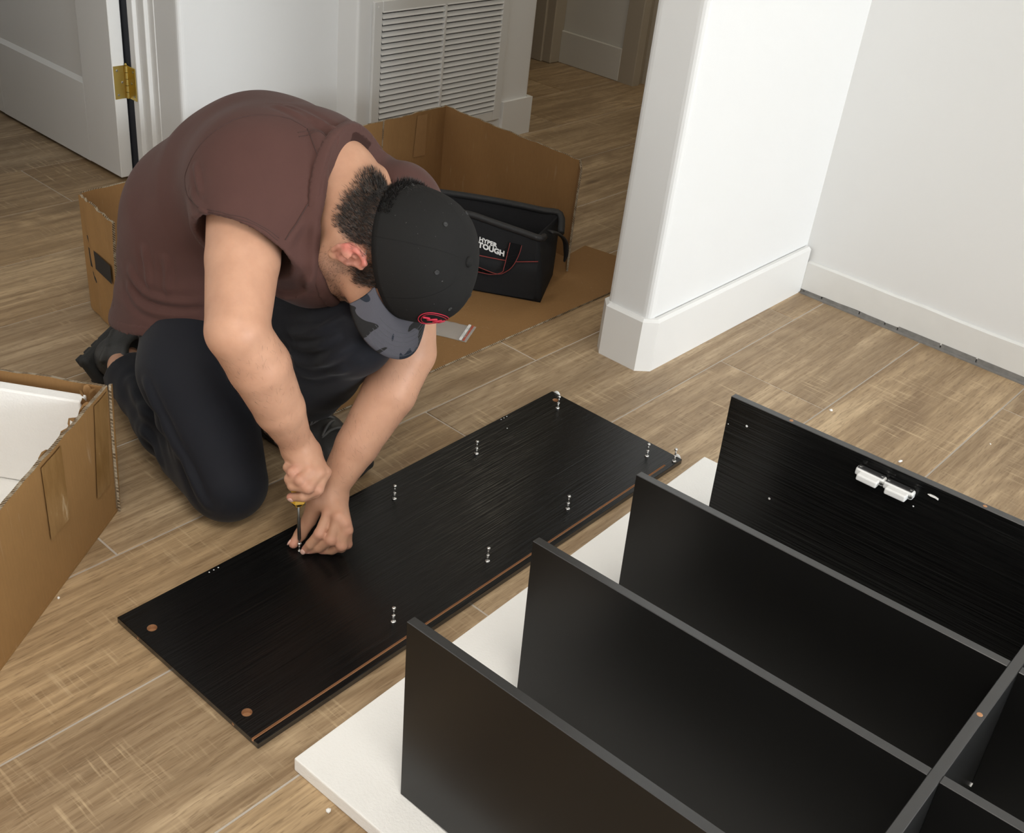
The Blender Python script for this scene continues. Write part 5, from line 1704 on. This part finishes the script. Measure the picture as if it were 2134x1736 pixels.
# shoes ---------------------------------------------------------------
M_shoe = simple('black_shoe_upper', (0.022, 0.0215, 0.020), 0.55, var=0.4, nscale=40, bump=0.3, bscale=160)
M_sole = simple('black_rubber_sole', (0.012, 0.012, 0.0115), 0.75, var=0.3, nscale=50, bump=0.3, bscale=200)
M_lace = simple('dark_lace', (0.060, 0.058, 0.054), 0.7, var=0.1)
def shoe_meshes():
    f = Field((-0.02, -0.07, 0.012), (0.32, 0.07, 0.15), 0.0032)
    f.cone((0.042, 0, 0.052), (0.050, 0, 0.085), 0.037, 0.034, 0.02)
    f.cone((0.050, 0, 0.085), (0.085, 0, 0.082), 0.034, 0.034, 0.02)
    f.cone((0.085, 0, 0.080), (0.165, 0, 0.058), 0.035, 0.036, 0.02)
    f.cone((0.05, 0, 0.045), (0.19, 0.004, 0.042), 0.037, 0.040, 0.02)
    f.cone((0.19, 0.004, 0.044), (0.255, 0.002, 0.038), 0.042, 0.033, 0.02)
    f.cone((0.235, 0.012, 0.038), (0.235, -0.008, 0.038), 0.034, 0.034, 0.02)
    # overlays: heel counter, toe cap and side bands stand proud
    for sg in (1, -1):
        f.chain([(0.010, sg * 0.020, 0.060), (0.030, sg * 0.034, 0.070), (0.060, sg * 0.036, 0.050), (0.085, sg * 0.037, 0.036)], [0.007] * 4, 0.003)
        f.chain([(0.105, sg * 0.030, 0.085), (0.125, sg * 0.039, 0.055), (0.145, sg * 0.043, 0.035)], [0.0055] * 3, 0.003)
        f.chain([(0.150, sg * 0.028, 0.070), (0.168, sg * 0.041, 0.050), (0.185, sg * 0.045, 0.035)], [0.0055] * 3, 0.003)
        f.chain([(0.195, sg * 0.036, 0.060), (0.215, sg * 0.043, 0.045), (0.245, sg * 0.036, 0.036)], [0.006] * 3, 0.003)
    f.chain([(0.255, 0.026, 0.052), (0.268, 0, 0.058), (0.255, -0.024, 0.052)], [0.007] * 3, 0.004)
    f.ell((0.058, 0, 0.122), I3, (0.034, 0.026, 0.030), 0.006, 'sub')
    f.chain([(0.028, 0.016, 0.112), (0.022, 0.0, 0.113), (0.028, -0.016, 0.112)], [0.007] * 3, 0.004)
    for sg in (1, -1):
        f.chain([(0.028, sg * 0.018, 0.112), (0.055, sg * 0.029, 0.100), (0.085, sg * 0.026, 0.106), (0.096, sg * 0.015, 0.110)], [0.006] * 4, 0.004)
    up = f.mesh(1)
    f = Field((-0.02, -0.07, -0.008), (0.32, 0.07, 0.05), 0.0032)
    f.bx((0.065, 0, 0.014), I3, (0.070, 0.036, 0.014), 0.012, 0.0)
    f.bx((0.140, 0, 0.014), I3, (0.075, 0.034, 0.012), 0.011, 0.02)
    f.bx((0.215, 0.003, 0.014), I3, (0.072, 0.046, 0.013), 0.012, 0.03)
    f.cone((0.255, 0.0, 0.016), (0.272, 0, 0.020), 0.022, 0.020, 0.02)
    for i in range(12):
        x = 0.008 + i * 0.0235
        if 0.105 < x < 0.14: continue
        for sg in (1, -1):
            f.bx((x, sg * (0.026 if x < 0.14 else 0.032), -0.001), I3, (0.0098, 0.010, 0.0030), 0.001, 0.0)
    so = f.mesh(1)
    return up, so
UP, SO = shoe_meshes()
def shoe(origin, xd, zd, lab):
    x = Vector(xd).normalized(); z = Vector(zd); z = (z - x * z.dot(x)).normalized(); y = z.cross(x)
    m = Matrix((x, y, z)).transposed().to_4x4(); m.translation = Vector(origin)
    sh = np_mesh('shoe', UP[0], UP[1], M_shoe)
    to_man(sh)
    sh.matrix_world = m
    bpy.context.view_layer.update()
    sh['label'] = lab
    so = np_mesh('sole', SO[0], SO[1], M_sole); so.parent = sh
    for i in range(8):
        xx = 0.100 + i * 0.0165
        bm = bmesh.new()
        zt = 0.117 - (xx - 0.09) * 0.27
        sg = 1 if i % 2 else -1
        add_tube(bm, catmull([(xx, -0.026 * sg, zt - 0.013), (xx + 0.004, -0.014 * sg, zt - 0.001), (xx + 0.009, 0.0, zt + 0.0030), (xx + 0.013, 0.014 * sg, zt - 0.001), (xx + 0.016, 0.026 * sg, zt - 0.014)], 4), 0.0030, 6)
        la = obj('lace', bm, M_lace, None, True); la.parent = sh
    return sh
shoe((-1.848, 0.946, 0.055), (-0.30, 0.88, 0.25), (0.74, 0.36, 0.42), 'right shoe lying on its side with the sole turned back')
shoe((-1.560, 1.150, 0.0075), (0.998, 0.06, 0.0), (0, 0, 1), 'left shoe flat on the floor')

# cap -------------------------------------------------------------------
cap = empty('baseball_cap')
cm = Matrix([list(HB[0]), list(HB[1]), list(HB[2])]).transposed()
# columns: forward, left(-right) so that the frame is right-handed, crown
cm = Matrix((Vector(HB[0]), -Vector(HB[1]), Vector(HB[2]))).transposed().to_4x4()
cm.translation = Vector(HEAD_O)
to_man(cap); cap.matrix_world = cm
bpy.context.view_layer.update()
cap['label'] = 'black cap with a dark camouflage brim'
g = N('black_cap_twill')
co = g.coord()
xyz = sep_xyz(g, co)
ang = g.math('ARCTAN2', xyz[1], xyz[0])
seam = g.math('ABSOLUTE', g.math('SINE', g.math('MULTIPLY', ang, 3.0)))
sm = g.ramp(seam, [(0.0, 0.0), (0.045, 1.0)])
tw = g.noise(co, 900, 2)
g.bump(g.mix(0.25, sm, tw), 0.35, 0.0012)
lint = g.ramp(g.noise(co, 260, 1, 0.4), [(0.78, 0.0), (0.80, 0.5)])
M_cap = g.set(Base_Color=g.mix(lint, g.mix(g.math('MULTIPLY', sm, tw), (0.0095, 0.0093, 0.009), (0.0165, 0.016, 0.0155)), (0.2, 0.2, 0.2)), Roughness=0.85, Specular_IOR_Level=0.18)
g = N('camouflage_twill')
co = g.coord()
n1 = g.noise(g.mapping(co, (17, 26, 17), (0, 0, 0.5)), 1.0, 1, 0.4, None, 0.6)
n2 = g.noise(g.mapping(co, (24, 17, 17), (0, 0, 0.2), (3, 1, 0)), 1.0, 1, 0.4, None, 0.6)
cc = g.ramp(n1, [(0.0, (0.016, 0.020, 0.029)), (0.50, (0.078, 0.075, 0.088))], 'CONSTANT')
cc = g.mix(g.ramp(n2, [(0.0, 0.0), (0.57, 1.0)], 'CONSTANT'), cc, (0.016, 0.015, 0.015))
g.bump(g.noise(co, 800, 2), 0.2, 0.001)
M_camo = g.set(Base_Color=cc, Roughness=0.85, Specular_IOR_Level=0.25)
M_thread = simple('grey_thread', (0.085, 0.088, 0.095), 0.7, var=0.05)
NTH, NPH = 64, 22
def cap_pt(th, ph, off=0.0):
    """th around (0 = front), ph 0 at the rim .. 1 at the button"""
    a = ph * math.pi / 2
    rx = 0.107 if math.cos(th) > 0 else 0.105
    ry = 0.0885
    cr = math.cos(a) ** 0.62
    sz = math.sin(a) ** 0.92
    z0 = 0.022 + 0.010 * math.cos(th)
    zt = 0.134
    fr = 1.0 + 0.05 * max(0, math.cos(th)) * math.sin(2 * a)
    return Vector(((rx + off) * cr * math.cos(th) * fr, (ry + off) * cr * math.sin(th), z0 + (zt + off - z0) * sz))
bm = bmesh.new()
rings = []
for j in range(NPH):
    rings.append([bm.verts.new(cap_pt(2 * math.pi * i / NTH, j / NPH)) for i in range(NTH)])
topv = bm.verts.new(cap_pt(0, 1.0))
for r, s in zip(rings, rings[1:]):
    for i in range(NTH):
        bm.faces.new((r[i], r[(i + 1) % NTH], s[(i + 1) % NTH], s[i]))
for i in range(NTH):
    bm.faces.new((rings[-1][i], rings[-1][(i + 1) % NTH], topv))
inner = [bm.verts.new(v.co * 0.965 + Vector((0, 0, 0.004))) for v in rings[0]]
inner2 = [bm.verts.new(v.co * 0.94 + Vector((0, 0, 0.03))) for v in rings[0]]
for i in range(NTH):
    bm.faces.new((rings[0][(i + 1) % NTH], rings[0][i], inner[i], inner[(i + 1) % NTH]))
    bm.faces.new((inner[(i + 1) % NTH], inner[i], inner2[i], inner2[(i + 1) % NTH]))
crown = obj('crown', bm, M_cap, cap, True)
bm = bmesh.new()
add_lathe(bm, [(0.0078, -0.002), (0.0085, 0.001), (0.0065, 0.0038), (0.002, 0.005)], cap_pt(0, 1.0), 16)
obj('button', bm, M_cap, cap, True)
# brim: curved plate
def brim_pt(a, t, dz=0.0):
    th = a * math.radians(72)
    root = cap_pt(th, 0.0)
    ext = 0.072 * math.cos(a * math.pi / 2 * 0.86) ** 0.55
    d = Vector((math.cos(th * 0.45), math.sin(th * 0.45), 0))
    p = root + d * ext * t
    p.z -= 0.012 * t * t + 0.30 * (p.y ** 2) / 0.09 * 0.9 * (0.35 + 0.65 * t) - 0.012
    p.z -= 0.010
    p.z += dz
    return p
bm = bmesh.new()
NA, NT = 36, 12
A = [[bm.verts.new(brim_pt(-1 + 2 * i / NA, j / NT - 0.04)) for j in range(NT + 1)] for i in range(NA + 1)]
B = [[bm.verts.new(brim_pt(-1 + 2 * i / NA, j / NT - 0.04, -0.0035)) for j in range(NT + 1)] for i in range(NA + 1)]
for i in range(NA):
    for j in range(NT):
        bm.faces.new((A[i][j], A[i][j + 1], A[i + 1][j + 1], A[i + 1][j]))
        bm.faces.new((B[i][j], B[i + 1][j], B[i + 1][j + 1], B[i][j + 1]))
    for j in (0, NT):
        bm.faces.new((A[i][j], A[i + 1][j], B[i + 1][j], B[i][j]))
for i in (0, NA):
    for j in range(NT):
        bm.faces.new((A[i][j], B[i][j], B[i][j + 1], A[i][j + 1]))
brim = obj('brim', bm, M_camo, cap, True)
brim['label'] = 'dark grey camouflage brim'
for t in (0.32, 0.43, 0.54, 0.65, 0.76, 0.87):
    bm = bmesh.new()
    add_tube(bm, [brim_pt(-0.70 + 1.15 * i / 40, t, 0.0001) for i in range(41)], 0.00034, 5)
    st = obj('stitching', bm, M_thread, None, True); st.parent = brim
# eyelets
M_eye = simple('eyelet_thread', (0.022, 0.022, 0.022), 0.7)
for th in (0.52, 1.57, 2.62, -0.52, -1.57, -2.62):
    p = cap_pt(th, 0.62); q = cap_pt(th, 0.62, 0.01); nn = (q - p).normalized()
    qm = nn.to_track_quat('Z', 'Y').to_matrix()
    bm = bmesh.new()
    add_lathe(bm, [(0.0040, 0.0), (0.0036, 0.0011), (0.0022, 0.0012), (0.0016, 0.0003), (0.0006, 0.0002)], p, 14, 0, qm)
    obj('eyelet', bm, M_eye, cap, True)
# emblem on the front panel: red double outline round a dark oval with a red stroke
M_redthr = simple('red_thread', (0.52, 0.02, 0.05), 0.55, var=0.1, nscale=200, bump=0.3, bscale=900)
def emb(u, v): return cap_pt(u - 0.43, v + 0.215, 0.0010)
bm = bmesh.new()
def loop(ru, rv, r):
    pts = [emb(ru * math.cos(2 * math.pi * k / 40), 0.155 + rv * math.sin(2 * math.pi * k / 40)) for k in range(41)]
    add_tube(bm, pts, r, 6, 0, False)
loop(0.36, 0.15, 0.0007); loop(0.315, 0.12, 0.0005)
stroke = [(-0.26, 0.10), (-0.18, 0.15), (-0.14, 0.12), (-0.05, 0.20), (0.0, 0.14), (0.10, 0.21), (0.15, 0.15), (0.26, 0.20)]
add_tube(bm, catmull([emb(*p) for p in stroke], 5), 0.0018, 6)
em = obj('emblem', bm, M_redthr, cap, True)
em['label'] = 'red embroidered oval emblem'
em['kind'] = 'stuff'
def hair_tuft():
    r = np.random.RandomState(31)
    V, F = [], []
    for i in range(1500):
        th = math.pi + r.uniform(-0.95, 0.75); ph = r.uniform(-0.02, 0.10)
        p = np.array(cap_pt(th, max(0, ph), -0.001)); o = p * np.array((1, 1, 0)); o = o / np.linalg.norm(o)
        L = r.uniform(0.008, 0.016) * (1.0 - 0.5 * abs(th - math.pi))
        d = o * 0.8 + np.array((0, 0, 0.55)) + r.normal(size=3) * 0.22; d /= np.linalg.norm(d)
        s = np.cross(d, r.normal(size=3)); s /= np.linalg.norm(s); w = 0.0003
        k = len(V)
        V += [p - s * w, p + s * w, p + d * L * 0.6 + s * w * 0.8, p + d * L * 0.6 - s * w * 0.8, p + d * L - np.array((0, 0, 0.002)) + s * w * 0.1, p + d * L - np.array((0, 0, 0.002)) - s * w * 0.1]
        F += [(k, k + 1, k + 2, k + 3), (k + 3, k + 2, k + 4, k + 5)]
    o = np_mesh('hair_tuft', np.array(V), np.array(F), M_hair, None)
    to_man(o); o.matrix_world = cm
    o['kind'] = 'stuff'; o['label'] = 'short dark hair sticking out behind the cap'
hair_tuft()
# ------------------------------------------------------------------ screwdriver in the right fist
M_shaft = simple('driver_shaft_steel', (0.20, 0.20, 0.19), 0.38, 1.0, var=0.05)
sd = empty('screwdriver', (-1.1768, 0.9483, 0.0288), (0.02, -0.01, 0))
tag(sd, 'screwdriver with yellow and black handle held upright in the right fist of the man', 'screwdriver')
bm = bmesh.new()
add_lathe(bm, [(0.0008, 0.0), (0.0018, 0.005), (0.0030, 0.008), (0.0031, 0.052), (0.0022, 0.054), (0.0022, 0.090)], (0, 0, 0), 14)
obj('shaft', bm, M_shaft, sd, True)
bm = bmesh.new()
add_lathe(bm, [(0.0055, 0.0795), (0.0085, 0.081), (0.0110, 0.0855), (0.0150, 0.091), (0.0105, 0.099), (0.0105, 0.104)], (0, 0, 0), 6)
obj('collar', bm, M_yellow, sd)
bm = bmesh.new()
add_lathe(bm, [(0.0092, 0.0830), (0.0118, 0.087), (0.0119, 0.0885), (0.010, 0.090)], (0, 0, 0), 12)
obj('grip_ring', bm, M_ink, sd, True)
bm = bmesh.new()
add_lathe(bm, [(0.010, 0.102), (0.0115, 0.11), (0.0105, 0.13), (0.0115, 0.15), (0.0125, 0.165), (0.010, 0.175), (0.004, 0.178)], (0, 0, 0), 12)
obj('handle', bm, M_yellow, sd, True)
